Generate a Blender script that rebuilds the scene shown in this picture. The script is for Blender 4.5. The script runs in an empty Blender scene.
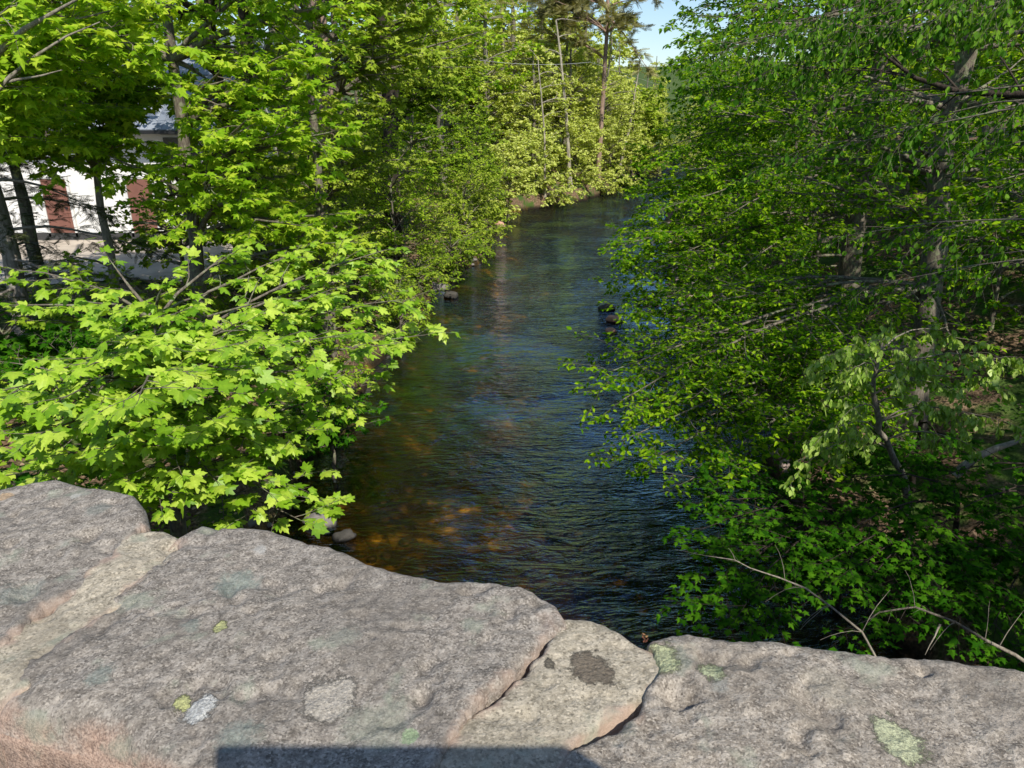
import bpy, math, random
import numpy as np
from mathutils import Vector

R = math.radians
rng = np.random.default_rng(11)
random.seed(11)
sc = bpy.context.scene
C = sc.collection

# ------------------------------------------------------------------ camera
PITCH, F, CAMZ = 20.3, 740.0, 5.0
cp, sp = math.cos(R(PITCH)), math.sin(R(PITCH))
cam = bpy.data.cameras.new('camera'); camo = bpy.data.objects.new('camera', cam); C.objects.link(camo)
cam.lens = F * 36 / 1024; cam.sensor_width = 36; cam.clip_start = 0.02; cam.clip_end = 2000
camo.location = (0, 0, CAMZ); camo.rotation_euler = (R(90 - PITCH), 0, 0)
sc.camera = camo

def P(px, py, fwd):
    """world point seen in direction (px,py) at forward distance fwd (used only to survey the place)"""
    up = 384 - py
    f = F * cp + up * sp; z = -F * sp + up * cp
    t = fwd / f
    return np.array([(px - 512) * t, fwd, CAMZ + z * t])

def on_plane(px, py, z0):
    up = 384 - py
    f = F * cp + up * sp; z = -F * sp + up * cp
    t = (z0 - CAMZ) / z
    return np.array([(px - 512) * t, f * t])

# ------------------------------------------------------------------ noise
def _h(i, j, k, seed):
    n = (i * 374761393 + j * 668265263 + k * 2147483647 + seed * 1274126177) & 0xffffffff
    n = ((n ^ (n >> 13)) * 1274126177) & 0xffffffff
    return ((n ^ (n >> 16)) & 0xffff) / 65535.0
def vnoise(p, seed=0):
    p = np.asarray(p, float)
    i = np.floor(p).astype(np.int64); f = p - i; f = f * f * (3 - 2 * f)
    r = 0
    for a in (0, 1):
        for b in (0, 1):
            for c in (0, 1):
                w = (f[..., 0] if a else 1 - f[..., 0]) * (f[..., 1] if b else 1 - f[..., 1]) * (f[..., 2] if c else 1 - f[..., 2])
                r = r + w * _h(i[..., 0] + a, i[..., 1] + b, i[..., 2] + c, seed)
    return r * 2 - 1
def fbm(p, octv=4, seed=0, g=0.5):
    p = np.asarray(p, float); a = 1; r = 0
    for o in range(octv):
        r = r + a * vnoise(p * (2 ** o) + 17.3 * o, seed + o); a *= g
    return r

# ------------------------------------------------------------------ mesh helpers
def mesh_np(name, v, faces, smooth=False, attrs=None):
    """faces: int array (n,k) or list of such arrays"""
    if not isinstance(faces, list): faces = [faces]
    me = bpy.data.meshes.new(name)
    v = np.asarray(v, np.float32)
    me.vertices.add(len(v)); me.vertices.foreach_set('co', v.ravel())
    li = np.concatenate([f.ravel() for f in faces]).astype(np.int32)
    lt = np.concatenate([np.full(len(f), f.shape[1]) for f in faces]).astype(np.int32)
    ls = np.concatenate([[0], np.cumsum(lt)[:-1]]).astype(np.int32)
    me.loops.add(len(li)); me.loops.foreach_set('vertex_index', li)
    me.polygons.add(len(lt)); me.polygons.foreach_set('loop_start', ls)
    try: me.polygons.foreach_set('loop_total', lt)
    except Exception: pass
    me.polygons.foreach_set('use_smooth', np.full(len(lt), smooth))
    for k, a in (attrs or {}).items():
        at = me.attributes.new(k, 'FLOAT', 'POINT'); at.data.foreach_set('value', np.asarray(a, np.float32))
    me.update(calc_edges=True); me.validate()
    return me
def obj(name, me, mat=None, parent=None, label=None):
    o = bpy.data.objects.new(name, me); C.objects.link(o)
    if mat is not None and me is not None: me.materials.append(mat)
    if parent is not None: o.parent = parent
    if label: o['label'] = label
    return o
def tag(o, label=None, cat=None, group=None, kind=None):
    if label: o['label'] = label
    if cat: o['category'] = cat
    if group: o['group'] = group
    if kind: o['kind'] = kind
    return o
def thing(name, label, cat, loc=(0, 0, 0), rz=0, group=None):
    o = bpy.data.objects.new(name, None); C.objects.link(o); o.empty_display_size = .2
    o.location = [float(a) for a in loc]; o.rotation_euler = (0, 0, rz)
    return tag(o, label, cat, group)
def copy_tree(o, loc, rz, s=1.0, label=None, group=None):
    c = o.copy(); C.objects.link(c); c.location = [float(a) for a in loc]; c.rotation_euler = (0, 0, rz)
    c.scale = (s, s, s * random.uniform(.92, 1.1))
    if label: c['label'] = label
    if group: c['group'] = group
    for ch in list(o.children):
        d = ch.copy(); C.objects.link(d); d.parent = c
        for g in ch.children:
            e = g.copy(); C.objects.link(e); e.parent = d
    return c
class MB:
    """collects boxes / prisms into one mesh"""
    def __init__(s): s.v = []; s.f = []
    def box(s, x0, y0, z0, x1, y1, z1):
        b = len(s.v)
        s.v += [(x0,y0,z0),(x1,y0,z0),(x1,y1,z0),(x0,y1,z0),(x0,y0,z1),(x1,y0,z1),(x1,y1,z1),(x0,y1,z1)]
        s.f += [tuple(b + i for i in q) for q in ((0,3,2,1),(4,5,6,7),(0,1,5,4),(1,2,6,5),(2,3,7,6),(3,0,4,7))]; return s
    def poly(s, vs, fs):
        b = len(s.v); s.v += [tuple(map(float, q)) for q in vs]; s.f += [tuple(b + i for i in q) for q in fs]; return s
    def build(s, name, mat, parent=None, bevel=0, label=None):
        me = bpy.data.meshes.new(name); me.from_pydata(s.v, [], s.f); me.update()
        o = obj(name, me, mat, parent, label)
        if bevel:
            m = o.modifiers.new('bevel', 'BEVEL'); m.width = bevel; m.segments = 2
        return o

def tubes(polys, sides=6, rough=0.0):
    """polys: list of (pts (n,3), radii (n)). returns verts, quads"""
    V = []; Q = []; base = 0
    for pts, rad in polys:
        pts = np.asarray(pts, float); rad = np.asarray(rad, float); n = len(pts)
        k = sides if rad[0] > .03 else (5 if rad[0] > .008 else 3)
        if rad[0] > .09: k = max(sides, 12)
        t = np.gradient(pts, axis=0); t /= (np.linalg.norm(t, axis=1)[:, None] + 1e-9)
        ref = np.array([0.31, 0.87, 0.2]) if abs(t[0][2]) > .7 else np.array([0, 0, 1.0])
        a = np.cross(t, ref); a /= (np.linalg.norm(a, axis=1)[:, None] + 1e-9); b = np.cross(t, a)
        ang = np.arange(k) * 2 * math.pi / k
        rr = rad[:, None] * np.ones(k)
        if rough and rad[0] > .05:
            rr = rr * (1 + rough * vnoise(np.stack([pts[:, 0][:, None] * 3 + np.cos(ang) * 2, pts[:, 1][:, None] * 3 + np.sin(ang) * 2, pts[:, 2][:, None] * 2.5 + 0 * ang], -1), 5))
        ring = pts[:, None, :] + rr[..., None] * (np.cos(ang)[None, :, None] * a[:, None, :] + np.sin(ang)[None, :, None] * b[:, None, :])
        V.append(ring.reshape(-1, 3))
        i = np.arange(n - 1)[:, None] * k; j = np.arange(k)[None, :]; j2 = (j + 1) % k
        q = np.stack([i + j, i + j2, i + k + j2, i + k + j], -1).reshape(-1, 4) + base
        Q.append(q); base += n * k
    return np.concatenate(V), np.concatenate(Q)

# ------------------------------------------------------------------ materials
def new_mat(name):
    m = bpy.data.materials.new(name); m.use_nodes = True
    nt = m.node_tree; nt.nodes.clear()
    out = nt.nodes.new('ShaderNodeOutputMaterial')
    return m, nt, out
class N:
    def __init__(s, nt): s.nt = nt
    def n(s, typ, **kw):
        nd = s.nt.nodes.new(typ)
        for k, v in kw.items():
            if hasattr(nd, k): setattr(nd, k, v)
        return nd
    def l(s, a, b): s.nt.links.new(a, b)
    def setin(s, sock, v):
        if hasattr(v, 'links') or isinstance(v, bpy.types.NodeSocket): s.l(v, sock)
        else: sock.default_value = v
    def noise(s, vec, scale, detail=4, rough=.55, dist=0.0):
        nd = s.n('ShaderNodeTexNoise'); s.l(vec, nd.inputs['Vector'])
        nd.inputs['Scale'].default_value = scale; nd.inputs['Detail'].default_value = detail
        nd.inputs['Roughness'].default_value = rough; nd.inputs['Distortion'].default_value = dist
        return nd.outputs['Fac']
    def ramp(s, fac, stops, interp='LINEAR'):
        nd = s.n('ShaderNodeValToRGB'); s.l(fac, nd.inputs[0]); cr = nd.color_ramp; cr.interpolation = interp
        while len(cr.elements) < len(stops): cr.elements.new(.5)
        for e, (p, c) in zip(cr.elements, stops):
            e.position = p; e.color = (*c, 1) if len(c) == 3 else c
        return nd.outputs['Color']
    def step(s, fac, a, b):
        nd = s.n('ShaderNodeMapRange'); nd.clamp = True; nd.interpolation_type = 'SMOOTHSTEP'
        s.setin(nd.inputs[0], fac); nd.inputs[1].default_value = a; nd.inputs[2].default_value = b
        return nd.outputs[0]
    def mix(s, fac, a, b, mode='MIX'):
        nd = s.n('ShaderNodeMix'); nd.data_type = 'RGBA'; nd.blend_type = mode
        s.setin(nd.inputs[0], fac)
        for i, v in ((6, a), (7, b)):
            if isinstance(v, bpy.types.NodeSocket): s.l(v, nd.inputs[i])
            else: nd.inputs[i].default_value = (*v, 1)
        return nd.outputs[2]
    def math(s, op, a, b=0.0, c=None):
        nd = s.n('ShaderNodeMath'); nd.operation = op
        s.setin(nd.inputs[0], a); s.setin(nd.inputs[1], b)
        if c is not None: s.setin(nd.inputs[2], c)
        return nd.outputs[0]
    def mapping(s, vec, scale=(1, 1, 1), rot=(0, 0, 0), loc=(0, 0, 0)):
        nd = s.n('ShaderNodeMapping'); s.l(vec, nd.inputs[0])
        nd.inputs['Scale'].default_value = scale; nd.inputs['Rotation'].default_value = rot; nd.inputs['Location'].default_value = loc
        return nd.outputs[0]
    def bump(s, h, strength, dist, normal=None):
        nd = s.n('ShaderNodeBump'); s.l(h, nd.inputs['Height']); nd.inputs['Strength'].default_value = strength
        nd.inputs['Distance'].default_value = dist
        if normal is not None: s.l(normal, nd.inputs['Normal'])
        return nd.outputs[0]
    def attr(s, name):
        nd = s.n('ShaderNodeAttribute'); nd.attribute_name = name; return nd.outputs['Fac']
    def pos(s): return s.n('ShaderNodeNewGeometry').outputs['Position']
    def bsdf(s, out, col, rough=.8, spec=.3, normal=None):
        b = s.n('ShaderNodeBsdfPrincipled')
        s.setin(b.inputs['Base Color'], col if isinstance(col, bpy.types.NodeSocket) else (*col, 1))
        s.setin(b.inputs['Roughness'], rough); b.inputs['Specular IOR Level'].default_value = spec
        if normal is not None: s.l(normal, b.inputs['Normal'])
        if out is not None: s.l(b.outputs[0], out.inputs[0])
        return b.outputs[0]

def leaf_mat(name, c_dark, c_mid, c_light, trans=.35, rough=.45, spec=.35, tcol=None):
    m, nt, out = new_mat(name); n = N(nt)
    g = n.pos()
    big = n.noise(g, .8, 2)
    f = n.math('ADD', n.math('MULTIPLY', n.attr('tint'), .75), n.math('MULTIPLY', big, .35))
    col = n.ramp(f, [(.1, c_dark), (.5, c_mid), (.95, c_light)])
    small = n.noise(g, 60, 2)
    col = n.mix(.25, col, n.ramp(small, [(.3, (.25, .25, .25)), (.7, (1, 1, 1))]), 'MULTIPLY')
    b = n.bsdf(None, col, rough, spec)
    t = n.n('ShaderNodeBsdfTranslucent')
    tc = n.mix(1.0, col, tcol or (1.6, 1.5, .5), 'MULTIPLY'); n.l(tc, t.inputs[0])
    ms = n.n('ShaderNodeMixShader'); ms.inputs[0].default_value = trans
    n.l(b, ms.inputs[1]); n.l(t.outputs[0], ms.inputs[2]); n.l(ms.outputs[0], out.inputs[0])
    return m
M = {}
M['sycamore'] = leaf_mat('sycamore_leaf', (.09, .24, .008), (.30, .52, .024), (.60, .76, .10), .30)
M['maple'] = leaf_mat('maple_leaf', (.09, .22, .006), (.28, .49, .016), (.58, .72, .06), .40, .55, .15)
M['shrub'] = leaf_mat('shrub_leaf', (.10, .18, .010), (.28, .41, .025), (.54, .64, .09), .32, .6, .12)  # leaf colour lightened to offset the maples' shade on the left bank
M['bank'] = leaf_mat('bank_leaf', (.06, .14, .006), (.19, .33, .014), (.44, .58, .05), .30, .6, .12)  # lightened likewise, a sunlit look put into the colour
M['beech'] = leaf_mat('beech_leaf', (.022, .09, .002), (.10, .27, .006), (.42, .64, .02), .42, .7, .04)  # deep green carries the shade, bright end paints flecks of sun
M['hazel'] = leaf_mat('hazel_leaf', (.010, .055, .002), (.032, .13, .004), (.10, .26, .010), .28, .7, .04)  # dimmed green, deep shade put into the leaf colour
M['birch'] = leaf_mat('sunlit_birch_leaf', (.14, .28, .03), (.30, .48, .06), (.56, .72, .18), .3, .4, .35)  # brightened as if sunlit; the sapling itself gets little sun
M['birchdark'] = leaf_mat('shaded_birch_leaf', (.02, .08, .003), (.06, .19, .008), (.24, .45, .04), .35, .6, .08)  # darker copy of the birch leaf, shade put into the colour
M['pale'] = leaf_mat('pale_leaf', (.32, .40, .06), (.56, .66, .13), (.74, .78, .26), .35, .7, .05)
M['needle'] = leaf_mat('needle_leaf', (.02, .035, .012), (.045, .07, .02), (.11, .12, .035), .1, .6, .2)
M['pine'] = leaf_mat('pine_leaf', (.12, .12, .04), (.28, .27, .10), (.48, .44, .18), .15, .6, .2)
M['deadneedle'] = leaf_mat('dead_needle', (.08, .05, .02), (.18, .12, .06), (.3, .22, .12), .1, .7, .2)

def bark_mat(name, dark, light, vs=8, lich=None):
    m, nt, out = new_mat(name); n = N(nt); g = n.pos()
    mp = n.mapping(g, (1, 1, .25))
    a = n.noise(mp, vs * 4, 5, .65); b = n.noise(g, 3, 3)
    col = n.mix(b, n.ramp(a, [(.35, dark), (.65, light)]), n.ramp(a, [(.3, tuple(x * .6 for x in dark)), (.7, tuple(x * .85 for x in light))]))
    if lich:
        col = n.mix(n.step(n.noise(g, 12, 4), .52, .62), col, lich)
    n.bsdf(out, col, .9, .2, n.bump(a, .8, .02)); return m
M['bark'] = bark_mat('grey_bark', (.10, .085, .065), (.28, .24, .19), lich=(.25, .27, .16))
M['bark_pale'] = bark_mat('pale_bark', (.20, .17, .13), (.44, .39, .31))
M['bark_birch'] = bark_mat('birch_bark', (.22, .19, .15), (.62, .56, .44), 3)
M['bark_pine'] = bark_mat('pine_bark', (.22, .13, .09), (.52, .38, .30), 5)
M['bark_dark'] = bark_mat('dark_bark', (.03, .024, .018), (.09, .07, .055))
M['deadwood'] = bark_mat('dead_wood', (.22, .19, .16), (.50, .46, .40))

# stone of the parapet
def stone_mat(name, c0, c1, c2, pink=.5, lichens_hollows=(), grain=1.0, edge_amt=1.0):
    m, nt, out = new_mat(name); n = N(nt); g = n.pos()
    fine = n.noise(g, 420 * grain, 3, .75); mid = n.noise(g, 70, 6, .72); big = n.noise(g, 7, 4, .6, .4)
    vo = n.n('ShaderNodeTexVoronoi'); n.l(g, vo.inputs['Vector']); vo.inputs['Scale'].default_value = 520 * grain
    sep = n.n('ShaderNodeSeparateColor'); n.l(vo.outputs['Color'], sep.inputs[0])
    base = n.ramp(mid, [(.34, tuple(x * .8 for x in c0)), (.5, c1), (.66, tuple(x * 1.08 for x in c2))])
    base = n.mix(n.math('MULTIPLY', n.step(fine, .50, .66), .6), base, tuple(x * 1.1 for x in c2))
    base = n.mix(n.math('MULTIPLY', n.step(fine, .46, .32), .5), base, tuple(x * .45 for x in c0))
    base = n.mix(n.math('MULTIPLY', n.step(sep.outputs[0], .76, .9), .6), base, tuple(min(.8, x * 1.3) for x in c2))
    base = n.mix(n.math('MULTIPLY', n.step(sep.outputs[1], .82, .92), .5), base, tuple(x * .35 for x in c0))
    base = n.mix(n.math('MULTIPLY', n.step(big, .46, .66), .45), base, tuple(x * .62 for x in c1))
    # warm pink where the weathered skin is off: edges of joints and the front
    e = n.attr('edge'); fr = n.attr('front')
    pm = n.math('MULTIPLY', n.step(n.math('ADD', n.math('MULTIPLY', e, edge_amt), n.math('MULTIPLY', n.math('SUBTRACT', n.noise(g, 22, 4), .5), 1.9)), .72, 1.1), pink)
    pm2 = n.math('MULTIPLY', n.step(n.math('ADD', fr, n.math('MULTIPLY', n.math('SUBTRACT', n.noise(g, 14, 4), .5), .9)), .55, .85), .85)
    pinkc = n.mix(mid, (.56, .42, .33), (.32, .22, .17))
    base = n.mix(pm, base, pinkc); base = n.mix(n.math('MULTIPLY', pm2, .85), base, n.mix(n.step(fine, .36, .62), (.24, .15, .11), (.58, .39, .29)))
    # grey green bloom
    base = n.mix(n.math('MULTIPLY', n.step(n.noise(n.mapping(g, loc=(3, 1, 0)), 16, 4), .57, .68), .45), base, (.30, .34, .26))
    lh = None
    for (px, py, r, col, s) in lichens_hollows:
        c = on_plane(px, py, 4.5)
        vm = n.n('ShaderNodeVectorMath'); vm.operation = 'DISTANCE'
        flat = n.mapping(g, (1, .86, 0.0)); n.l(flat, vm.inputs[0]); vm.inputs[1].default_value = (c[0], c[1] * .86, 0)
        d = n.math('ADD', vm.outputs['Value'], n.math('MULTIPLY', n.math('SUBTRACT', n.noise(g, 1.1 / r, 8, .8), .5), r * 2.4))
        msk = n.math('MULTIPLY', n.step(d, r * .95, r * (.72 if s > .75 else .4)), s * .9)
        vv = n.noise(g, 340, 3, .7)
        cc = n.mix(n.step(vv, .35, .7), tuple(x * .5 for x in col), col)
        base = n.mix(msk, base, cc)
        if s > .8: lh = msk if lh is None else n.math('MAXIMUM', lh, msk)
    h = n.math('ADD', n.math('MULTIPLY', mid, 1.0), n.math('MULTIPLY', fine, .35))
    pits = n.n('ShaderNodeTexVoronoi'); n.l(g, pits.inputs['Vector']); pits.inputs['Scale'].default_value = 45
    h = n.math('ADD', h, n.math('MULTIPLY', n.step(pits.outputs['Distance'], .0, .3), .35))
    if lh is not None: h = n.math('ADD', h, n.math('MULTIPLY', lh, n.math('MULTIPLY', n.noise(g, 250, 3), 1.2)))
    n.bsdf(out, base, .9, .25, n.bump(h, 1.0, .0034)); return m

GREY = [(.155, .135, .112), (.255, .225, .19), (.39, .35, .30)]
pale, ylw, wht, grn = (.55, .54, .42), (.60, .62, .26), (.72, .72, .68), (.28, .34, .30)
lich2 = [(236, 582, .030, grn, .75), (182, 700, .009, ylw, .95), (199, 708, .016, wht, .95), (330, 698, .026, (.58, .53, .45), .85),
         (380, 722, .040, (.36, .38, .30), .6), (220, 630, .008, ylw, .9), (345, 640, .02, (.33, .36, .3), .5), (100, 678, .016, grn, .6),
         (240, 735, .022, grn, .6), (410, 735, .008, (.4, .55, .3), .8), (192, 628, .014, grn, .5), (430, 560, .03, (.36, .34, .3), .5), (260, 548, .01, wht, .5)]
lich3 = [(660, 655, .022, (.56, .60, .34), .95), (712, 668, .014, (.52, .58, .34), .9), (900, 738, .024, (.60, .64, .40), .95),
         (720, 684, .012, (.5, .5, .44), .6), (560, 690, .02, (.34, .34, .30), .5), (830, 690, .03, (.46, .42, .33), .5), (1010, 720, .02, (.55, .48, .40), .6),
         (690, 645, .010, (.5, .42, .33), .6)]
lich1 = [(75, 497, .008, (.7, .68, .6), .8), (20, 590, .03, grn, .5), (100, 510, .02, grn, .4), (5, 495, .01, (.6, .42, .25), .8)]
mortar_spots = [(592, 662, .023, (.15, .118, .088), .88), (550, 660, .006, (.1, .09, .07), .9), (70, 562, .012, (.16, .12, .09), .9), (200, 540, .01, (.15, .12, .1), .6),  # the hollow in the mortar is only a dark colour spot
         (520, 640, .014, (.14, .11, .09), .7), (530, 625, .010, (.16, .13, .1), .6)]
M['stone1'] = stone_mat('coping_stone_west', *GREY, lichens_hollows=lich1)
M['stone2'] = stone_mat('coping_stone_middle', *GREY, lichens_hollows=lich2)
M['stone3'] = stone_mat('coping_stone_east', (.18, .152, .122), (.30, .26, .212), (.45, .40, .335), lichens_hollows=lich3)
M['mortar'] = stone_mat('old_mortar', (.30, .26, .19), (.40, .35, .265), (.50, .44, .34), pink=.8, lichens_hollows=mortar_spots, grain=.8)

def simple(name, col, rough=.8, spec=.3, var=.2, scale=6, bump=.3, bd=.01, metal=0):
    m, nt, out = new_mat(name); n = N(nt); g = n.pos()
    a = n.noise(g, scale, 5, .6)
    c = n.ramp(a, [(.3, tuple(x * (1 - var) for x in col)), (.7, tuple(min(1, x * (1 + var)) for x in col))])
    n.bsdf(out, c, rough, spec, n.bump(n.noise(g, scale * 8, 4), bump, bd)); return m
M['white'] = simple('white_render', (.80, .79, .76), .85, .2, .05, 2)
M['door'] = simple('brown_door', (.22, .10, .075), .6, .3, .12, 5)
M['glass'] = simple('window_glass', (.04, .05, .06), .08, .8, .2, 2, 0)
M['frame'] = simple('window_frame', (.7, .7, .68), .5, .3, .05)
M['yard'] = simple('yard_gravel', (.52, .45, .37), .95, .2, .22, 1.4, .8, .03)
M['dark'] = simple('black_plastic', (.02, .02, .022), .4, .4, .1)
M['skin'] = simple('skin', (.55, .34, .25), .6, .3, .06)
M['jumper'] = simple('navy_fabric', (.03, .04, .08), .9, .1, .2, 40)
M['jeans'] = simple('blue_denim', (.06, .09, .16), .9, .1, .2, 60)
M['hair'] = simple('brown_hair', (.06, .04, .025), .7, .3, .3, 80)
M['asphalt'] = simple('asphalt', (.06, .06, .06), .9, .2, .25, 30)
M['cable'] = simple('pale_cable', (.75, .76, .76), .5, .3, .05)
def slate():
    m, nt, out = new_mat('slate_roof'); n = N(nt); g = n.pos()
    b = n.n('ShaderNodeTexBrick'); n.l(n.mapping(g, (1, 1, 1), (R(60), 0, 0)), b.inputs['Vector'])
    b.inputs['Scale'].default_value = 2.5; b.inputs['Color1'].default_value = (.20, .23, .28, 1); b.inputs['Color2'].default_value = (.30, .33, .38, 1)
    b.inputs['Mortar'].default_value = (.08, .09, .1, 1); b.inputs['Mortar Size'].default_value = .01
    n.bsdf(out, b.outputs['Color'], .6, .4); return m
M['slate'] = slate()
def masonry():
    m, nt, out = new_mat('rubble_masonry'); n = N(nt); g = n.pos()
    wob = n.n('ShaderNodeVectorMath'); wob.operation = 'ADD'; n.l(n.mapping(g, (1, 1, 1.4)), wob.inputs[0])
    nz = n.n('ShaderNodeTexNoise'); n.l(g, nz.inputs['Vector']); nz.inputs['Scale'].default_value = 5
    sc_ = n.n('ShaderNodeVectorMath'); sc_.operation = 'SCALE'; n.l(nz.outputs['Color'], sc_.inputs[0]); sc_.inputs['Scale'].default_value = .15
    n.l(sc_.outputs[0], wob.inputs[1])
    v = n.n('ShaderNodeTexVoronoi'); v.feature = 'DISTANCE_TO_EDGE'; n.l(wob.outputs[0], v.inputs['Vector']); v.inputs['Scale'].default_value = 3.2
    v2 = n.n('ShaderNodeTexVoronoi'); n.l(wob.outputs[0], v2.inputs['Vector']); v2.inputs['Scale'].default_value = 3.2
    hs = n.n('ShaderNodeHueSaturation'); n.l(v2.outputs['Color'], hs.inputs['Color']); hs.inputs['Saturation'].default_value = 0
    stone = n.mix(hs.outputs['Color'], (.26, .17, .13), (.38, .33, .29))
    stone = n.mix(n.noise(g, 90, 4), stone, (.2, .18, .16))
    k = n.step(v.outputs['Distance'], .02, .06)
    n.bsdf(out, n.mix(k, (.42, .38, .31), stone), .9, .2, n.bump(n.math('ADD', k, n.noise(g, 60, 4)), .9, .02)); return m
M['masonry'] = masonry()

# ------------------------------------------------------------------ terrain
YY = np.array([-80, -20, 0, 6, 9, 14, 20, 22, 25, 28, 36, 39, 42, 45, 50, 60, 80, 120, 400.])
XL = np.array([-6, -3.4, -3.1, -2.95, -2.8, -2.55, -2.35, -2.1, -1.3, -.75, -.5, -.3, 2.3, 4.4, 6.5, 9.5, 18, 40, 190.])
XR = np.array([2, 3.6, 3.6, 3.6, 3.7, 4.3, 5.3, 5.4, 5.7, 5.9, 7.0, 7.6, 8.6, 9.6, 11.0, 14.5, 24, 46, 196.])
def ground_z(x, y):
    x = np.asarray(x, float); y = np.asarray(y, float)
    p = np.stack([x, y, 0 * x], -1)
    w = fbm(p * .7, 3, 3) * .35
    xl = np.interp(y, YY, XL) + w; xr = np.interp(y, YY, XR) + w * 1.2
    dl = xl - x; dr = x - xr
    dep = np.minimum(-dl, -dr)           # >0 inside
    s = lambda t: np.clip(t, 0, 1) ** 2 * (3 - 2 * np.clip(t, 0, 1))
    bar = s((x - 2.2) / 1.6) * s((y - 13) / 3) * s((26 - y) / 4)
    zin = -.10 - .42 * s(dep / 1.3) + bar * .36 + fbm(p * 1.6, 3, 9) * .10
    zl = -.1 + .75 * s(dl / .45) + .75 * s((dl - .3) / 3.2) + .35 * s((dl - 20) / 40) * 10
    zr = -.1 + .45 * s(dr / .5) + 1.5 * s((dr - .4) / 5) + .16 * np.clip(dr - 4, 0, 60)
    nb = fbm(p * .9, 4, 21) * .18 + fbm(p * 4, 3, 31) * .05
    flat = s((-5.6 - x) / 1.5) * s((y - 9) / 3) * s((32 - y) / 4)
    zl = zl + nb * (1 - .9 * flat) * s(dl / .3)
    zr = zr + nb * s(dr / .3)
    far_ = np.clip(y - 95, 0, 160) * .085 + np.clip(np.abs(x) - 45, 0, 120) * .10
    zl = zl + far_; zr = zr + far_; zin = zin + np.clip(y - 95, 0, 160) * .085
    return np.where(dl > 0, zl, np.where(dr > 0, zr, zin))
def axis(pts):
    out = []
    for (a, b, st) in pts: out.append(np.arange(a, b, st))
    out.append([pts[-1][1]]); return np.concatenate(out)
ax = axis([(-400, -100, 30), (-100, -30, 5), (-30, -9, 1), (-9, 10, .13), (10, 30, .8), (30, 100, 5), (100, 400, 30)])
ay = axis([(-200, -20, 15), (-20, 2, 1), (2, 26, .14), (26, 60, .5), (60, 120, 3), (120, 700, 40)])
X, Y = np.meshgrid(ax, ay); Z = ground_z(X, Y)
def grid_faces(nr, nc):
    i = np.arange(nr - 1)[:, None] * nc; j = np.arange(nc - 1)[None, :]
    return np.stack([i + j, i + j + 1, i + nc + j + 1, i + nc + j], -1).reshape(-1, 4)
def ground_mat():
    m, nt, out = new_mat('forest_ground'); n = N(nt); g = n.pos()
    sx = n.n('ShaderNodeSeparateXYZ'); n.l(g, sx.inputs[0]); z = sx.outputs[2]
    a = n.noise(g, 1.2, 5); b = n.noise(g, 28, 5, .7); v = n.n('ShaderNodeTexVoronoi'); n.l(g, v.inputs['Vector']); v.inputs['Scale'].default_value = 24
    litter = n.ramp(n.math('ADD', n.math('MULTIPLY', v.outputs['Distance'], .5), n.math('MULTIPLY', b, .6)), [(.25, (.035, .022, .014)), (.5, (.13, .085, .05)), (.8, (.34, .23, .15))])
    moss = n.mix(b, (.03, .06, .012), (.10, .17, .03))
    land = n.mix(n.step(a, .46, .58), litter, moss)
    vb = n.n('ShaderNodeTexVoronoi'); n.l(n.mapping(g, (1, 1, .3)), vb.inputs['Vector']); vb.inputs['Scale'].default_value = 4.5
    hs = n.n('ShaderNodeSeparateColor'); n.l(vb.outputs['Color'], hs.inputs[0])
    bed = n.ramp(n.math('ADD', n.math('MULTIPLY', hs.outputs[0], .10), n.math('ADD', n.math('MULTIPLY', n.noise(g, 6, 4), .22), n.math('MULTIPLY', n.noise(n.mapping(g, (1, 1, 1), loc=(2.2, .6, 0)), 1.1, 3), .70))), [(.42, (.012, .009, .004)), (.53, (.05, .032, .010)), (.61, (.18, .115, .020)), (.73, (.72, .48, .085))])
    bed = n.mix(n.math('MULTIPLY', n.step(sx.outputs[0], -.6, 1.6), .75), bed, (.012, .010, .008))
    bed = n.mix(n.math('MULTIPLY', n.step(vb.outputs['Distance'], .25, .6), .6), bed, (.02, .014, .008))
    wet = n.step(z, .04, .25)
    land = n.mix(n.step(sx.outputs[1], 55, 75), land, n.mix(n.noise(g, .35, 4), (.03, .06, .012), (.12, .17, .04)))
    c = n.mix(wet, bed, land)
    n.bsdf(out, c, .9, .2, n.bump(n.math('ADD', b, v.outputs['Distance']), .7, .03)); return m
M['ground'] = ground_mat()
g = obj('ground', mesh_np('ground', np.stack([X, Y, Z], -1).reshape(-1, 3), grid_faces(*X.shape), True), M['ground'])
tag(g, kind='structure', label='leaf strewn river banks and stony bed')

# yard in front of the house
ax2 = np.linspace(-30, -6.6, 60); ay2 = np.linspace(16.2, 30, 50)
X, Y = np.meshgrid(ax2, ay2); Y = Y + .3 * np.sin(X * 1.3)
Z = np.maximum(ground_z(X, Y), 1.40) + .012
yd = obj('yard', mesh_np('yard', np.stack([X, Y, Z], -1).reshape(-1, 3), grid_faces(*X.shape), True), M['yard']); tag(yd, kind='structure', label='pale gravel yard')

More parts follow.
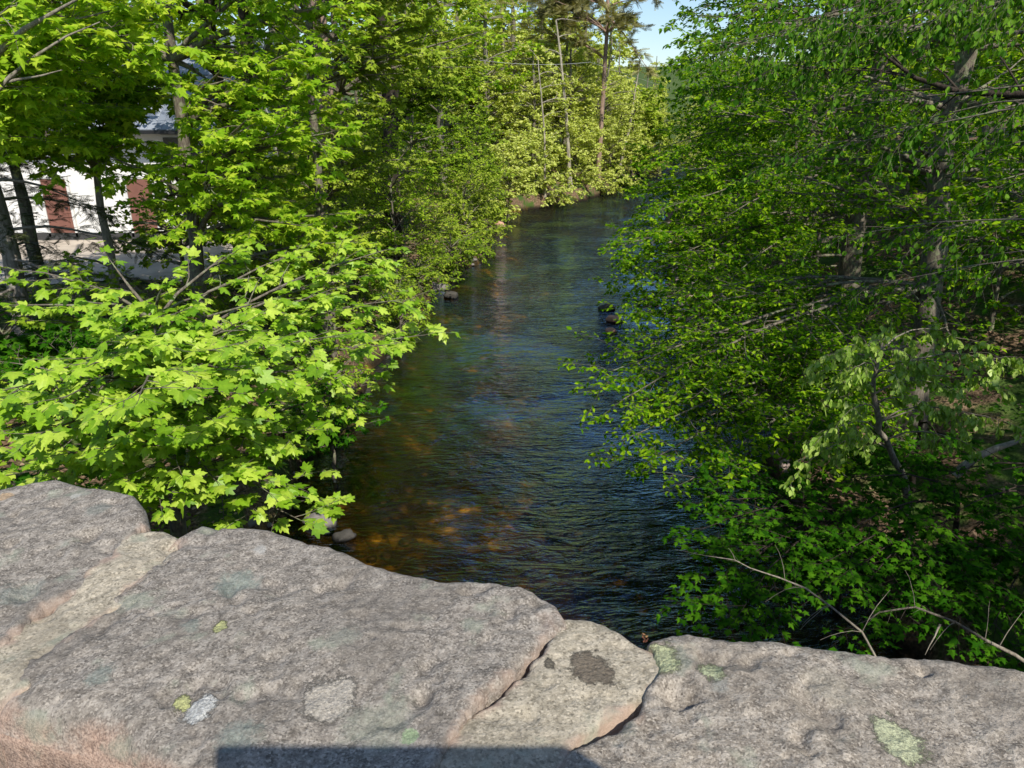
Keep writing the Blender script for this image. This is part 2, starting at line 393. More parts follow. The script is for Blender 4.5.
# water sheet
yy = np.concatenate([np.linspace(-20, 60, 161), np.linspace(62, 92, 16)])
uu = np.linspace(0, 1, 24)
xl = np.interp(yy, YY, XL) - 1.1; xr = np.interp(yy, YY, XR) + 1.1
Xw = xl[:, None] + (xr - xl)[:, None] * uu[None]; Yw = yy[:, None] + 0 * uu[None]
def water_mat():
    m, nt, out = new_mat('river_water'); n = N(nt); g = n.pos()
    calm = n.math('ADD', n.math('MULTIPLY', n.step(n.noise(g, .35, 3), .38, .60), .75), .25)
    a = n.noise(n.mapping(g, (1.0, 1.9, 1), (0, 0, R(-16))), .85, 3, .5, .6)
    b = n.noise(n.mapping(g, (1.0, 3.0, 1), (0, 0, R(-24))), 1.9, 3, .5, 1.4)
    c = n.noise(n.mapping(g, (1.0, 2.4, 1), (0, 0, R(10))), 5.5, 3, .55, 1.0)
    d = n.noise(n.mapping(g, (1.0, 2.2, 1), (0, 0, R(-35))), 15, 2, .5, .6)
    sx_ = n.n('ShaderNodeSeparateXYZ'); n.l(g, sx_.inputs[0])
    calm = n.math('MULTIPLY', calm, n.math('ADD', n.math('MULTIPLY', n.step(n.math('ADD', sx_.outputs[0], n.math('MULTIPLY', sx_.outputs[1], .04)), -1.6, 1.2), .85), .15))
    a = n.math('MULTIPLY', a, n.math('ADD', n.math('MULTIPLY', calm, .6), .4))
    h = n.math('ADD', n.math('ADD', n.math('MULTIPLY', a, .9), n.math('MULTIPLY', n.math('MULTIPLY', b, calm), n.math('ADD', n.math('MULTIPLY', sx_.outputs[1], .06), .80))), n.math('ADD', n.math('MULTIPLY', n.math('MULTIPLY', c, calm), .38), n.math('MULTIPLY', n.math('MULTIPLY', d, calm), .07)))
    nm = n.bump(h, 1.0, .085)
    fr = n.n('ShaderNodeFresnel'); fr.inputs['IOR'].default_value = 1.33; n.l(nm, fr.inputs['Normal'])
    gl = n.n('ShaderNodeBsdfGlossy'); gl.inputs['Roughness'].default_value = .02; gl.inputs['Color'].default_value = (.54, .76, 1, 1); n.l(nm, gl.inputs['Normal'])
    tr = n.n('ShaderNodeBsdfTransparent'); tr.inputs['Color'].default_value = (.84, .70, .36, 1)
    ms = n.n('ShaderNodeMixShader'); mr = n.n('ShaderNodeMapRange'); mr.clamp = True; n.l(fr.outputs[0], mr.inputs[0]); mr.inputs[1].default_value = .036; mr.inputs[2].default_value = .150; mr.inputs[3].default_value = .04; mr.inputs[4].default_value = .72; n.l(mr.outputs[0], ms.inputs[0]); n.l(tr.outputs[0], ms.inputs[1]); n.l(gl.outputs[0], ms.inputs[2])
    n.l(ms.outputs[0], out.inputs[0]); return m
M['water'] = water_mat()
w = obj('river', mesh_np('river', np.stack([Xw, Yw, 0 * Xw], -1).reshape(-1, 3), grid_faces(*Xw.shape), True), M['water'])
tag(w, kind='structure', label='brown rippling river')

# ------------------------------------------------------------------ rocks
def rock_mesh(name, r, seed, flat=.6, sub=3, mats=None):
    import bmesh
    bm = bmesh.new(); bmesh.ops.create_icosphere(bm, subdivisions=sub, radius=1)
    v = np.array([q.co[:] for q in bm.verts]); f = np.array([[q.index for q in t.verts] for t in bm.faces]); bm.free()
    d = 1 + .33 * fbm(v * 1.1 + seed * 3.1, 3, seed) + .06 * fbm(v * 5, 2, seed + 7)
    # facet: clamp against random planes
    v2 = v * d[:, None]; rr = np.random.default_rng(seed)
    for _ in range(7):
        nn = rr.normal(size=3); nn /= np.linalg.norm(nn); dd = rr.uniform(.62, .85)
        q = v2 @ nn; v2 = v2 - np.maximum(q - dd, 0)[:, None] * nn * .9
    v2 = v2 * np.array([r, r * rr.uniform(.6, .95), r * flat])
    return v2, f
def rock_mat(name, c0, c1):
    m, nt, out = new_mat(name); n = N(nt); g = n.pos()
    a = n.noise(g, 9, 5, .65); b = n.noise(g, 70, 3)
    sx = n.n('ShaderNodeSeparateXYZ'); n.l(g, sx.inputs[0])
    c = n.mix(n.math('ADD', n.math('MULTIPLY', a, .7), n.math('MULTIPLY', b, .3)), c0, c1)
    wet = n.step(n.math('ADD', sx.outputs[2], n.math('MULTIPLY', a, .05)), .03, .09)
    c = n.mix(wet, tuple(x * .3 for x in c0), c)
    n.bsdf(out, c, n.math('ADD', n.math('MULTIPLY', wet, .6), .25), .4, n.bump(n.math('ADD', a, b), .6, .02)); return m
M['rock_grey'] = rock_mat('grey_rock', (.12, .11, .10), (.34, .31, .29))
M['rock_pink'] = rock_mat('pink_rock', (.50, .24, .17), (.75, .46, .35))  # colour lightened as if sunlit, since these rocks lie in shade
M['rock_dark'] = rock_mat('dark_rock', (.03, .028, .026), (.13, .12, .105))
M['gravel'] = rock_mat('gravel_stone', (.26, .19, .16), (.62, .50, .44))
rocks = [  # px, py, radius, material, label
 (615, 320, .22, 'rock_pink', 'pink boulder with a flat top, coloured as if sunlit, upstream of its smaller pink neighbour'),
 (611, 331, .16, 'rock_pink', 'small orange pink stone breaking the water just downstream of the pink boulder'),
 (607, 308, .22, 'rock_dark', 'low dark wet stone just upstream of the pink boulder'),
 (650, 303, .26, 'rock_grey', 'grey stone at the edge of the gravel bar beyond the pink boulder'),
 (664, 372, .24, 'rock_grey', 'grey boulder in the blue shallows under the beech branches'),
 (700, 378, .34, 'rock_dark', 'dark mossy boulder on the waterline under the beech branches'),
 (735, 382, .36, 'rock_grey', 'broad grey boulder half on the right bank below the beech'),
 (640, 352, .13, 'rock_dark', 'fist sized dark stone in the shallows between the pink and grey boulders'),
 (438, 288, .30, 'rock_grey', 'pale grey boulder at the foot of the left bank under the bushes'),
 (452, 296, .24, 'rock_dark', 'dark wet stone in the water beside the pale left bank boulder'),
 (500, 226, .28, 'rock_pink', 'pinkish grey stone below the far left bank shrubs'),
 (530, 400, .10, 'rock_dark', 'single dark stone just under a ripple in mid river'),
 (690, 290, .3, 'rock_grey', 'rounded grey stone on top of the gravel bar'),
 (672, 268, .3, 'rock_dark', 'dark stone on the far end of the gravel bar'),
 (320, 520, .22, 'rock_grey', 'dappled stone at the foot of the left bank nearest the bridge'),
 (345, 535, .15, 'rock_dark', 'small dark stone in the brown shallows nearest the bridge')]
for i, (px, py, r, mt, lb) in enumerate(rocks):
    q = on_plane(px, py, .05); v, f = rock_mesh('r', r, 40 + i)
    z = max(float(ground_z(q[0], q[1])), -.10)
    o = obj('river_rock', mesh_np('river_rock', v, f, True), M[mt]); o.location = (q[0], q[1], max(z, -.02) + (.30 * r if r > .12 else -.06))
    tag(o, lb, 'rock')
# loose stones: bed and gravel bar
def scatter_stones(name, label, n, xr_, yr_, rr_, cond, mat, seed):
    r_ = np.random.default_rng(seed); V = []; Fc = []; b = 0; protos = [rock_mesh('p', 1, 70 + k, .55, 2) for k in range(6)]
    xs = r_.uniform(*xr_, n); ys = r_.uniform(*yr_, n); zs = ground_z(xs, ys)
    for k in range(n):
        if not cond(xs[k], ys[k], zs[k]): continue
        v, f = protos[k % 6]; s = r_.uniform(*rr_) ** 1.0; a = r_.uniform(0, 6.28); ca, sa = math.cos(a), math.sin(a)
        q = v @ np.array([[ca, sa, 0], [-sa, ca, 0], [0, 0, 1]]) * s + [xs[k], ys[k], zs[k] + .1 * s]
        V.append(q); Fc.append(f + b); b += len(v)
    o = obj(name, mesh_np(name, np.concatenate(V), np.concatenate(Fc), True), mat); tag(o, label, 'stones', kind='stuff'); return o
M['bedstone'] = simple('bed_stone', (.05, .032, .012), .7, .3, .6, 2.2, .5, .02)
scatter_stones('riverbed_stones', 'brown cobbles on the bed of the river', 500, (-3.5, 5), (3, 26), (.04, .13), lambda x, y, z: z < -.12, M['bedstone'], 5)
scatter_stones('gravel', 'loose grey and pinkish stones on the gravel bar and water margins', 2600, (2.0, 8), (9, 34), (.03, .17), lambda x, y, z: -.12 < z < .35, M['gravel'], 6)
scatter_stones('gravel', 'small stones along the foot of the left bank', 900, (-4.2, 0), (5, 38), (.03, .12), lambda x, y, z: -.12 < z < .4, M['rock_grey'], 7)

# ------------------------------------------------------------------ foliage machinery
def fan(outline, curl):
    o = np.array(outline, float); k = len(o)
    v = np.zeros((k + 1, 3)); v[0, :2] = o.mean(0) * [0, 1]; v[0, 2] = .0
    v[1:, :2] = o; v[1:, 2] = -curl * (np.abs(o[:, 0]) * .7 + (o[:, 1] - .3) ** 2 * .5)
    f = np.array([[0, 1 + i, 1 + (i + 1) % k] for i in range(k)])
    return v, f
def mirror(half): return half + [(-x, y) for x, y in reversed(half) if abs(x) > 1e-6]
MAPLE_HI = fan(mirror([(0, .0), (.22, -.08), (.52, .0), (.40, .13), (.62, .42), (.60, .58), (.42, .50), (.26, .50), (.27, .72), (.14, .80), (0, 1.05)]), .45)
MAPLE_LO = fan(mirror([(0, 0), (.48, .0), (.30, .22), (.60, .56), (.24, .52), (0, 1.05)]), .45)
def oval(w, fold):
    v = np.array([(0, 0, 0), (w * .75, .22, fold), (w, .52, fold), (0, 1, -.1), (-w, .52, fold), (-w * .75, .22, fold)], float)
    return v, np.array([[0, 1, 2, 3], [0, 3, 4, 5]])
BEECH = oval(.30, .10); BIRCH = oval(.40, .08)
# conifer spray: a flat feather of needles
def feather(nn=7, w=.5):
    v = []; f = []
    for i in range(nn):
        t = i / nn; L = w * (1 - t * .75)
        for s in (-1, 1):
            b = len(v); v += [(0, t, 0), (s * L * .75, t + L * .55, -.05), (s * .03, t + .13, 0)]
            f.append([b, b + 1, b + 2])
    return np.array(v, float), np.array(f)
FEATHER = feather()

def leaves_mesh(name, pos, dr, nr, size, tmpl, seed=1, shade=None):
    tv, tf = tmpl; n = len(pos); r_ = np.random.default_rng(seed)
    d = dr / (np.linalg.norm(dr, axis=1)[:, None] + 1e-9)
    nz = nr - (nr * d).sum(1)[:, None] * d; nz /= (np.linalg.norm(nz, axis=1)[:, None] + 1e-9)
    xx = np.cross(d, nz)
    wv = size[:, None] * (r_.uniform(.65, 1.12, n))[:, None]
    V = pos[:, None, :] + tv[None, :, 0:1] * xx[:, None] * wv[:, None] + tv[None, :, 1:2] * d[:, None] * size[:, None, None] + tv[None, :, 2:3] * nz[:, None] * (size * r_.uniform(-.2, 1.9, n))[:, None, None]
    Fc = tf[None] + (np.arange(n) * len(tv))[:, None, None]
    tint = r_.beta(1.3, 1.3, n) if shade is None else np.clip(shade + r_.normal(0, .2, n), 0, 1)
    tt_ = np.repeat(tint, len(tv)).reshape(n, -1) + np.where(np.abs(tv[:, 0]) < .03, .14, -.04)[None]
    return mesh_np(name, V.reshape(-1, 3), Fc.reshape(-1, tf.shape[1]), False, {'tint': tt_.ravel()})

SUN_AZ, SUN_EL = 155.0, 45.5
SUN = np.array([math.sin(R(SUN_AZ)) * math.cos(R(SUN_EL)), math.cos(R(SUN_AZ)) * math.cos(R(SUN_EL)), math.sin(R(SUN_EL))])

class Plant:
    def __init__(s, seed, leaf=.1, lps=7, spacing=.06, njit=.4, droop=-.25, hang=False, flat=.75, sun=.35, twig_r=.004, shoots=5, spray=1.25):
        s.shoots, s.spray = shoots, spray
        s.r = np.random.default_rng(seed); s.wood = []; s.fine = []; s.lp = []; s.ld = []; s.ln = []; s.ls = []
        s.leaf, s.lps, s.spacing, s.njit, s.droop, s.hang, s.flat, s.sun, s.twig_r = leaf, lps, spacing, njit, droop, hang, flat, sun, twig_r
    def line(s, p, d, L, r, n, wig=.12, trop=0.0):
        d = np.asarray(d, float); d = d / np.linalg.norm(d); st = L / n; pts = [np.asarray(p, float)]
        J = s.r.normal(0, wig, (n, 3))
        for i in range(n):
            d = d + J[i]; d[2] += trop; d /= math.sqrt(d @ d); pts.append(pts[-1] + d * st)
        pts = np.array(pts); return pts, r * np.linspace(1, .25, n + 1)
    def twig(s, p, d, L):
        """a flat spray: an axis with alternate side shoots, leaves along all of them"""
        L = L * s.spray
        pts, rad = s.line(p, d, L, s.twig_r, 3, .09, -.22 if s.hang else -.03)
        s.fine.append((pts, rad))
        k = s.shoots
        if k:
            f = (np.arange(k) + s.r.uniform(.1, .9, k)) / k * .85 + .08; x = f * 3; i = np.minimum(x.astype(int), 2); w = (x - i)[:, None]
            q0 = pts[i] * (1 - w) + pts[i + 1] * w; tg = pts[i + 1] - pts[i]; tg /= np.linalg.norm(tg, axis=1)[:, None] + 1e-9
            up = np.array([0, 0, 1.0]) + s.r.normal(0, .35, 3)
            sd = np.cross(tg, up); sd /= np.linalg.norm(sd, axis=1)[:, None] + 1e-6
            sd *= np.where(np.arange(k) % 2, 1, -1)[:, None]
            dd = tg * .75 + sd * .8 + s.r.normal(0, .16, (k, 3))
            if s.hang: dd[:, 2] -= .8
            else: dd[:, 2] -= .08
            dd /= np.linalg.norm(dd, axis=1)[:, None]
            ll = L * (.62 - .42 * f) * s.r.uniform(.6, 1.2, k); q1 = q0 + dd * ll[:, None]
            for a in range(k): s.fine.append((np.array([q0[a], q1[a]]), np.array([s.twig_r * .5, s.twig_r * .2])))
            A = np.concatenate([pts[:-1], q0]); B = np.concatenate([pts[1:], q1])
        else: A = pts[:-1]; B = pts[1:]
        seg = np.linalg.norm(B - A, axis=1); cnt = np.maximum(1, np.round(seg / s.spacing * s.lps / 6.5).astype(int)); cnt[:3] = np.maximum(1, cnt[:3] // (2 if k else 1))
        ix = np.repeat(np.arange(len(A)), cnt); m = len(ix); t = s.r.uniform(.12, 1.04, m)[:, None]
        q = A[ix] * (1 - t) + B[ix] * t; tg = (B - A)[ix] / (seg[ix][:, None] + 1e-9)
        side = np.cross(tg, [0, 0, 1.0]) * np.where(np.arange(m) % 2, 1, -1)[:, None]
        if s.hang:
            ld = tg * .3 + side * .25 + np.array([0, 0, -1.0]) + s.r.normal(0, .35, (m, 3)); ln = s.r.normal(0, .7, (m, 3)) + SUN * .9
        else:
            ld = tg * .55 + side * .9 + s.r.normal(0, .25, (m, 3)); ld[:, 2] += s.droop
            ln = np.array([0, 0, 1.0]) + SUN * s.sun + s.r.normal(0, s.njit, (m, 3))
        s.lp.append(q + side * s.leaf * .12); s.ld.append(ld); s.ln.append(ln); s.ls.append(s.leaf * s.r.uniform(.55, 1.15, m))
    def branch(s, pts, rad, depth, sp, L, ratio=.5, start=.2, wig=.12):
        """side shoots along a polyline of total length L"""
        (s.wood if rad[0] > .012 else s.fine).append((pts, rad))
        n = len(pts) - 1; k = max(2, int(L * (1 - start) / sp)); sgn = 1
        for j in range(k):
            f = start + (1 - start) * (j + s.r.uniform(.2, .9)) / k; x = min(f, .999) * n; i = int(x); q = pts[i] * (1 - x + i) + pts[i + 1] * (x - i)
            tg = pts[i + 1] - pts[i]; tg = tg / np.linalg.norm(tg); sgn = -sgn
            up = np.array([0, 0, 1.0]) if s.flat > s.r.random() else s.r.normal(0, 1, 3)
            sd = np.cross(tg, up); nn = np.linalg.norm(sd)
            if nn < .15: sd = s.r.normal(0, 1, 3); nn = np.linalg.norm(sd)
            sd = sd / nn * sgn
            d = tg * s.r.uniform(.5, 1.0) + sd * s.r.uniform(.6, 1.1) + s.r.normal(0, .12, 3)
            l = L * ratio * (1.1 - .75 * f) * s.r.uniform(.65, 1.2)
            if depth <= 1 or l < .22: s.twig(q, d, max(.12, min(l, .55)))
            else:
                p2, r2 = s.line(q, d, l, max(s.twig_r * 1.5, rad[i] * .5), max(3, int(l / .22)), wig, -.02)
                s.branch(p2, r2, depth - 1, sp * .8, l, ratio, .15, wig)
        s.twig(pts[-1], pts[-1] - pts[-2], min(.3, .2 * L + .1))
    def limb(s, p0, p1, r0, depth=2, sp=.28, arch=.15, ratio=.42, start=.25, wig=.04, bare=False):
        p0 = np.asarray(p0, float); p1 = np.asarray(p1, float); L = float(np.linalg.norm(p1 - p0)); n = max(4, int(L / .3))
        t = np.linspace(0, 1, n + 1)[:, None]
        pts = p0 * (1 - t) + p1 * t + np.array([0, 0, 1.0]) * (arch * L * 4 * t * (1 - t)) * (1 - .5 * t)
        w = np.cumsum(s.r.normal(0, wig * L / n * 1.5, (n + 1, 3)), axis=0); w -= w[0]; w *= np.sin(t * math.pi) * .8 + .2 * 0; pts = pts + w
        rad = r0 * (1 - .82 * t[:, 0])
        if bare: s.wood.append((pts, rad))
        else: s.branch(pts, rad, depth, sp, L, ratio, start)
        return pts
    def trunk(s, pts, r0, r1):
        pts = np.array(pts, float); m = 5 * (len(pts) - 1) + 1; u = np.linspace(0, len(pts) - 1, m)
        q = np.stack([np.interp(u, np.arange(len(pts)), pts[:, k]) for k in range(3)], 1)
        q[1:-1] += s.r.normal(0, r0 * .15, (m - 2, 3)); rad = np.linspace(r0, r1, m); rad[0] *= 1.35
        s.wood.append((q, rad)); s.tr = q; s.trr = rad; return q
    def ellipsoid(s, c, rad, n, depth=2, sp=.3, r0=.03, arch=.1, ratio=.42, hull=.55, lift=.6):
        """limbs from the trunk to points spread through an ellipsoid"""
        c = np.asarray(c, float); rad = np.asarray(rad, float)
        for k in range(n):
            v = s.r.normal(0, 1, 3); v /= np.linalg.norm(v); v *= s.r.uniform(hull, 1) ; p1 = c + v * rad
            h = p1[2] - lift * s.r.uniform(.6, 1.4) * math.hypot(p1[0] - s.tr[0][0], p1[1] - s.tr[0][1]) * .5
            i = int(np.argmin(np.abs(s.tr[:, 2] - h))); i = max(2, i) if len(s.tr) > 4 else i
            s.limb(s.tr[i], p1, min(r0, s.trr[i] * .8) * s.r.uniform(.7, 1.2), depth, sp, arch, ratio)
    def build(s, root, tmpl, leafmat, barkmat, leafname='crown', sides=6, shade=None, off=(0, 0, 0)):
        off = np.asarray(off, float)
        wd = [(p - off, r) for p, r in s.wood]
        fn = [(p - off, r) for p, r in s.fine]
        if s.wood:
            v, q = tubes(wd[:1], sides, .12); obj('trunk', mesh_np('trunk', v, q, True), barkmat, root)
        rest = wd[1:] + fn
        if rest:
            v, q = tubes(rest, sides, .1); obj('branches', mesh_np('branches', v, q, True), barkmat, root)
        if s.lp and tmpl is not None:
            p = np.concatenate(s.lp) - off
            s.count = len(p)
            obj(leafname, mesh_np(leafname, *[None] * 0) if 0 else leaves_mesh(leafname, p, np.concatenate(s.ld), np.concatenate(s.ln), np.concatenate(s.ls), tmpl, 3, shade), leafmat, root)
        return root
TOTAL = [0]
def finish(s, name, label, cat, tmpl, lm, bm, group=None, base=None, leafname='crown', **kw):
    b = s.wood[0][0][0] if base is None else base
    root = thing(name, label, cat, b, 0, group)
    s.build(root, tmpl, lm, bm, leafname, off=b, **kw); TOTAL[0] += getattr(s, 'count', 0)
    print(name, getattr(s, 'count', 0)); return root

def gz(x, y): return float(ground_z(np.array(x), np.array(y)))

# ---------- near sycamore on the left, spreading below the parapet
s = Plant(1, shoots=2, spray=1.05, leaf=.108, lps=4.9, spacing=.072, njit=.40, droop=-.35, flat=.9, sun=.5, twig_r=.0035)
bx, by = -3.6, 6.9
s.trunk([(bx, by, gz(bx, by) - .1), (bx + .15, by - .1, 1.4), (bx + .25, by - .15, 2.4), (bx + .2, by - .1, 3.1)], .09, .012)
T = [(20,305,6.3),(75,300,6.0),(60,400,4.6),(5,390,4.9),(130,345,5.2),(140,395,4.3),(30,440,4.3),(185,310,6.2),(215,350,5.2),(270,300,6.4),(262,345,5.6),
     (330,290,6.9),(340,335,6.2),(385,250,8.0),(370,275,7.6),(400,300,7.3),(425,335,7.0),(385,345,6.7),(300,370,5.8),(250,400,5.3),(210,420,5.0),
     (310,430,6.0),(265,490,5.2),(215,480,5.1),(180,470,4.9),(300,520,5.3),(110,450,4.6),(60,470,4.6),(160,500,4.8),(10,480,4.7),
     (110,260,7.0),(150,305,6.3),(120,318,6.1),(190,322,6.2),(165,285,6.5),(90,285,6.6),(215,290,6.7),(140,340,5.9),(170,335,5.8),(20,270,7.2),(240,250,7.8),(300,250,8.2),(230,370,5.0),(90,365,5.0),(365,385,7.2),(250,440,5.7),(130,430,4.9),(70,430,5.1),(250,330,6.0),(180,360,5.6)]
for k, (px, py, f) in enumerate(T):
    p1 = P(px, py, f); h = np.clip(p1[2] - .35 * math.hypot(p1[0] - bx, p1[1] - by), 1.0, 3.1)
    i = int(np.argmin(np.abs(s.tr[:, 2] - h)))
    s.limb(s.tr[i], p1, .022, 2, .19, .10, .33, .3)
finish(s, 'sycamore_tree', 'young sycamore with layered lime green lobed leaves behind the left end of the parapet', 'tree', MAPLE_HI, M['sycamore'], M['bark'])

# ---------- mid distance maples on the left
def maple(seed, base, top, crowns, label, leaf=.12, tmpl=MAPLE_LO, lm='maple', bark='bark', r=.13, name='maple_tree', n=26, fork=None, extra=(), **kw):
    s = Plant(seed, leaf=leaf, lps=13, spacing=.09, njit=.5, droop=-.3, flat=.7, sun=.8, spray=1.4, **kw)
    x, y = base; z0 = gz(x, y)
    s.trunk([(x, y, z0 - .15), (x + (top[0] - x) * .3, y, z0 + (top[2] - z0) * .4), top], r, r * .3)
    for (c, rad, k) in crowns: s.ellipsoid(c, rad, k, 2, .24, r * .35, .08, .4)
    for e in extra: s.limb(*e[0:2], e[2], 2, .3, .1, .35, .3, .05, bare=True)
    return finish(s, name, label, 'tree', tmpl, M[lm], M[bark])
maple(21, (-4.6, 10.6), (-4.3, 10.4, 8.2), [((-3.9, 10.0, 6.6), (2.4, 1.8, 2.8), 42), ((-2.9, 9.8, 4.2), (1.3, 1.3, 1.0), 16)],
      'bright green maple rising above the young sycamore, its crown filling the top left')
maple(22, (-6.55, 12.0), (-6.5, 11.8, 8.0), [((-6.9, 11.0, 6.5), (2.5, 1.8, 1.9), 40), ((-6.7, 10.8, 4.9), (1.9, 1.1, .6), 30), ((-5.5, 10.9, 5.6), (1.1, .9, 1.1), 20)],
      'forked slender maple with a bare pale trunk standing before the white house', bark='bark_pale', r=.085,
      extra=[((-6.52, 11.9, 4.9), P(170, 25, 11.0), .03), ((-6.52, 11.9, 5.1), P(75, 30, 11), .03), ((-6.55, 12, 2.6), P(30, 270, 10.5), .02)])
maple(27, (-9.2, 14.2), (-9.0, 14.0, 9.5), [((-8.4, 13.4, 6.2), (2.9, 1.5, 1.8), 54)],
      'broad maple whose crown hides the roof of the white house', r=.13)
maple(28, (-3.4, 13.2), (-3.2, 13.0, 9.5), [((-2.8, 12.8, 7.2), (2.2, 1.6, 2.4), 40)],
      'maple on the left bank with its bright crown reaching over the water at the top', r=.11, lm='shrub')
maple(23, (-6.6, 8.6), (-6.2, 8.3, 8.5), [((-4.9, 7.8, 5.9), (1.7, 1.0, 1.0), 26)],
      'maple at the left edge with leaning bare silvery limbs at the top corner', bark='bark_pale', r=.10,
      extra=[(P(-40, 110, 7.2), P(85, -5, 7.0), .045), (P(-40, 140, 7.0), P(100, 22, 7.2), .028), (P(-30, 100, 7.1), P(62, 70, 7.0), .022)])
maple(24, (-5.6, 15.2), (-5.5, 15.0, 9.5), [((-5.3, 14.6, 7.4), (2.6, 2.0, 3.4), 34), ((-5.0, 14.2, 3.8), (1.6, 1.5, 1.7), 20)],
      'leafy maple with a dark ivy covered trunk between the white house and the river', bark='bark_dark', r=.16)
maple(25, (-3.9, 17.5), (-3.7, 17.3, 9.5), [((-2.7, 16.8, 7.4), (2.3, 2.0, 3.6), 42)],
      'yellow green maple beside the tall pine trunk on the left bank', bark='bark', r=.12, leaf=.11, lm='shrub')
maple(26, (-4.0, 24), (-3.6, 23.8, 11), [((-3.0, 23.2, 7.8), (2.7, 2.4, 4.6), 46)],
      'tall round headed tree on the left bank shading the bend of the river', r=.16, leaf=.15, lm='bank', bark='bark_dark')

# ---------- shrubs along the left bank
def shrub(seed, c, rad, label, lm='shrub', leaf=.09, tmpl=BEECH, n=34, name='bank_shrub', bark='bark', sp=.2, depth=2, cat='shrub', **kw):
    s = Plant(seed, leaf=leaf, lps=11, spray=1.4, spacing=.05 * leaf / .07, njit=.55, droop=-.25, flat=.4, sun=.9, **kw)
    c = np.array(c, float); x, y = c[0], c[1]; z0 = gz(x, y)
    s.trunk([(x, y, z0 - .1), (x + .05, y, (z0 + c[2]) / 2), (x, y, max(c[2], z0 + .4))], .04, .018)
    s.ellipsoid(c, rad, n, depth, sp, .018, .12, .42, .35, .9)
    return finish(s, name, label, cat, tmpl, M[lm], M[bark])
shrub(31, (-4.3, 12.4, 2.1), (1.2, 1.2, .9), 'dense low shrub below the maples at the edge of the gravel yard', 'bank')
shrub(32, (-3.9, 12.4, 2.4), (1.3, 1.3, 1.7), 'olive green shrub with fine twigs behind the young sycamore', 'shrub')
shrub(33, (-3.3, 15.2, 1.9), (1.3, 1.4, 1.5), 'rounded bank shrub dipping toward the dark water edge', 'bank')
shrub(34, (-4.2, 17.5, 3.2), (1.9, 1.6, 2.0), 'tall yellow green shrub full of bare stems on the left bank', 'shrub', n=44)
shrub(35, (-3.0, 20.5, 2.2), (1.6, 1.8, 1.9), 'shrub coloured as if sunlit, leaning over the left side of the river', 'shrub', leaf=.10, n=40)
shrub(36, (-1.7, 26.2, 2.0), (1.6, 2.2, 2.0), 'large yellowish shrub farther up the left bank', 'shrub', leaf=.12, n=40)
shrub(37, (-1.7, 31.5, 2.5), (1.9, 2.6, 2.8), 'tall shrub at the narrowing of the left bank', 'bank', leaf=.14, n=40)
shrub(38, (-6.2, 18.0, 3.0), (1.6, 1.6, 1.6), 'dark green shrub at the back of the gravel yard', 'bank', leaf=.11)
shrub(39, (-2.9, 11.0, 1.1), (.8, 1.3, .7), 'low leafy plant overhanging the brown shallows', 'bank', n=26)
shrub(40, (-2.6, 9.6, 1.0), (.9, .7, .5), 'dark green seedling bush at the left waterline under the sycamore', 'hazel', leaf=.09, tmpl=MAPLE_LO, n=22)
shrub(45, (-5.2, 8.4, 1.9), (1.4, 1.2, .9), 'shaded undergrowth bush behind the sycamore trunk', 'hazel', leaf=.10, tmpl=MAPLE_LO, n=26)
shrub(46, (-4.6, 5.6, 1.6), (1.3, .9, .8), 'leafy bush in the shade below the parapet', 'hazel', leaf=.10, tmpl=MAPLE_LO, n=26)

shrub(47, (-7.6, 10.6, 1.9), (1.6, .9, .8), 'low shaded bush in front of the gravel yard', 'hazel', leaf=.10, tmpl=MAPLE_LO, n=30)
shrub(48, (-5.8, 10.2, 2.0), (1.5, 1.0, .9), 'low bush between the yard and the bright young sycamore', 'bank', leaf=.10, tmpl=MAPLE_LO, n=30)
shrub(49, (-3.4, 13.6, 3.4), (1.5, 1.2, 1.5), 'fine leaved sunlit bush rising over the left water edge', 'shrub', n=40)
shrub(50, (-2.9, 18.2, 3.6), (1.3, 1.6, 1.8), 'bushy yellow green sapling leaning from the left bank', 'maple', n=40)
shrub(53, (-1.9, 23.0, 1.1), (1.3, 1.5, 1.0), 'low overhanging shrub along the inner curve of the left bank', 'bank', leaf=.10, n=36)
shrub(54, (-2.6, 19.8, .9), (1.0, 1.5, .8), 'small dark leaved shrub drooping over the left waterline', 'bank', leaf=.09, n=32)
shrub(55, (-1.2, 29.0, 1.2), (1.3, 2.0, 1.1), 'low yellowish shrub between the two large left bank shrubs', 'shrub', leaf=.12, n=34)
shrub(56, (-2.6, 16.4, .9), (.9, 1.4, .7), 'low green shrub trailing into the river behind the young sycamore', 'bank', leaf=.09, n=30)
# ---------- dark spruce at far left
s = Plant(51, shoots=5, leaf=.18, lps=14, spacing=.10, njit=.3, droop=-.2, flat=.9, sun=.2)
x, y = -8.3, 12.2; z0 = gz(x, y)
s.trunk([(x, y, z0 - .1), (x, y, 5), (x, y, 9)], .16, .03)
for k in range(44):
    h = z0 + .5 + k * .16; a = k * 2.4; L = 2.6 * (1 - (h - z0) / 9.5)
    s.limb((x, y, h), (x + L * math.cos(a), y + L * math.sin(a), h - .45), .03, 1, .2, .08, .3, .15)
finish(s, 'spruce_tree', 'dark spruce with drooping dead grey lower branches at the left edge beside the yard', 'tree', FEATHER, M['needle'], M['deadwood'])

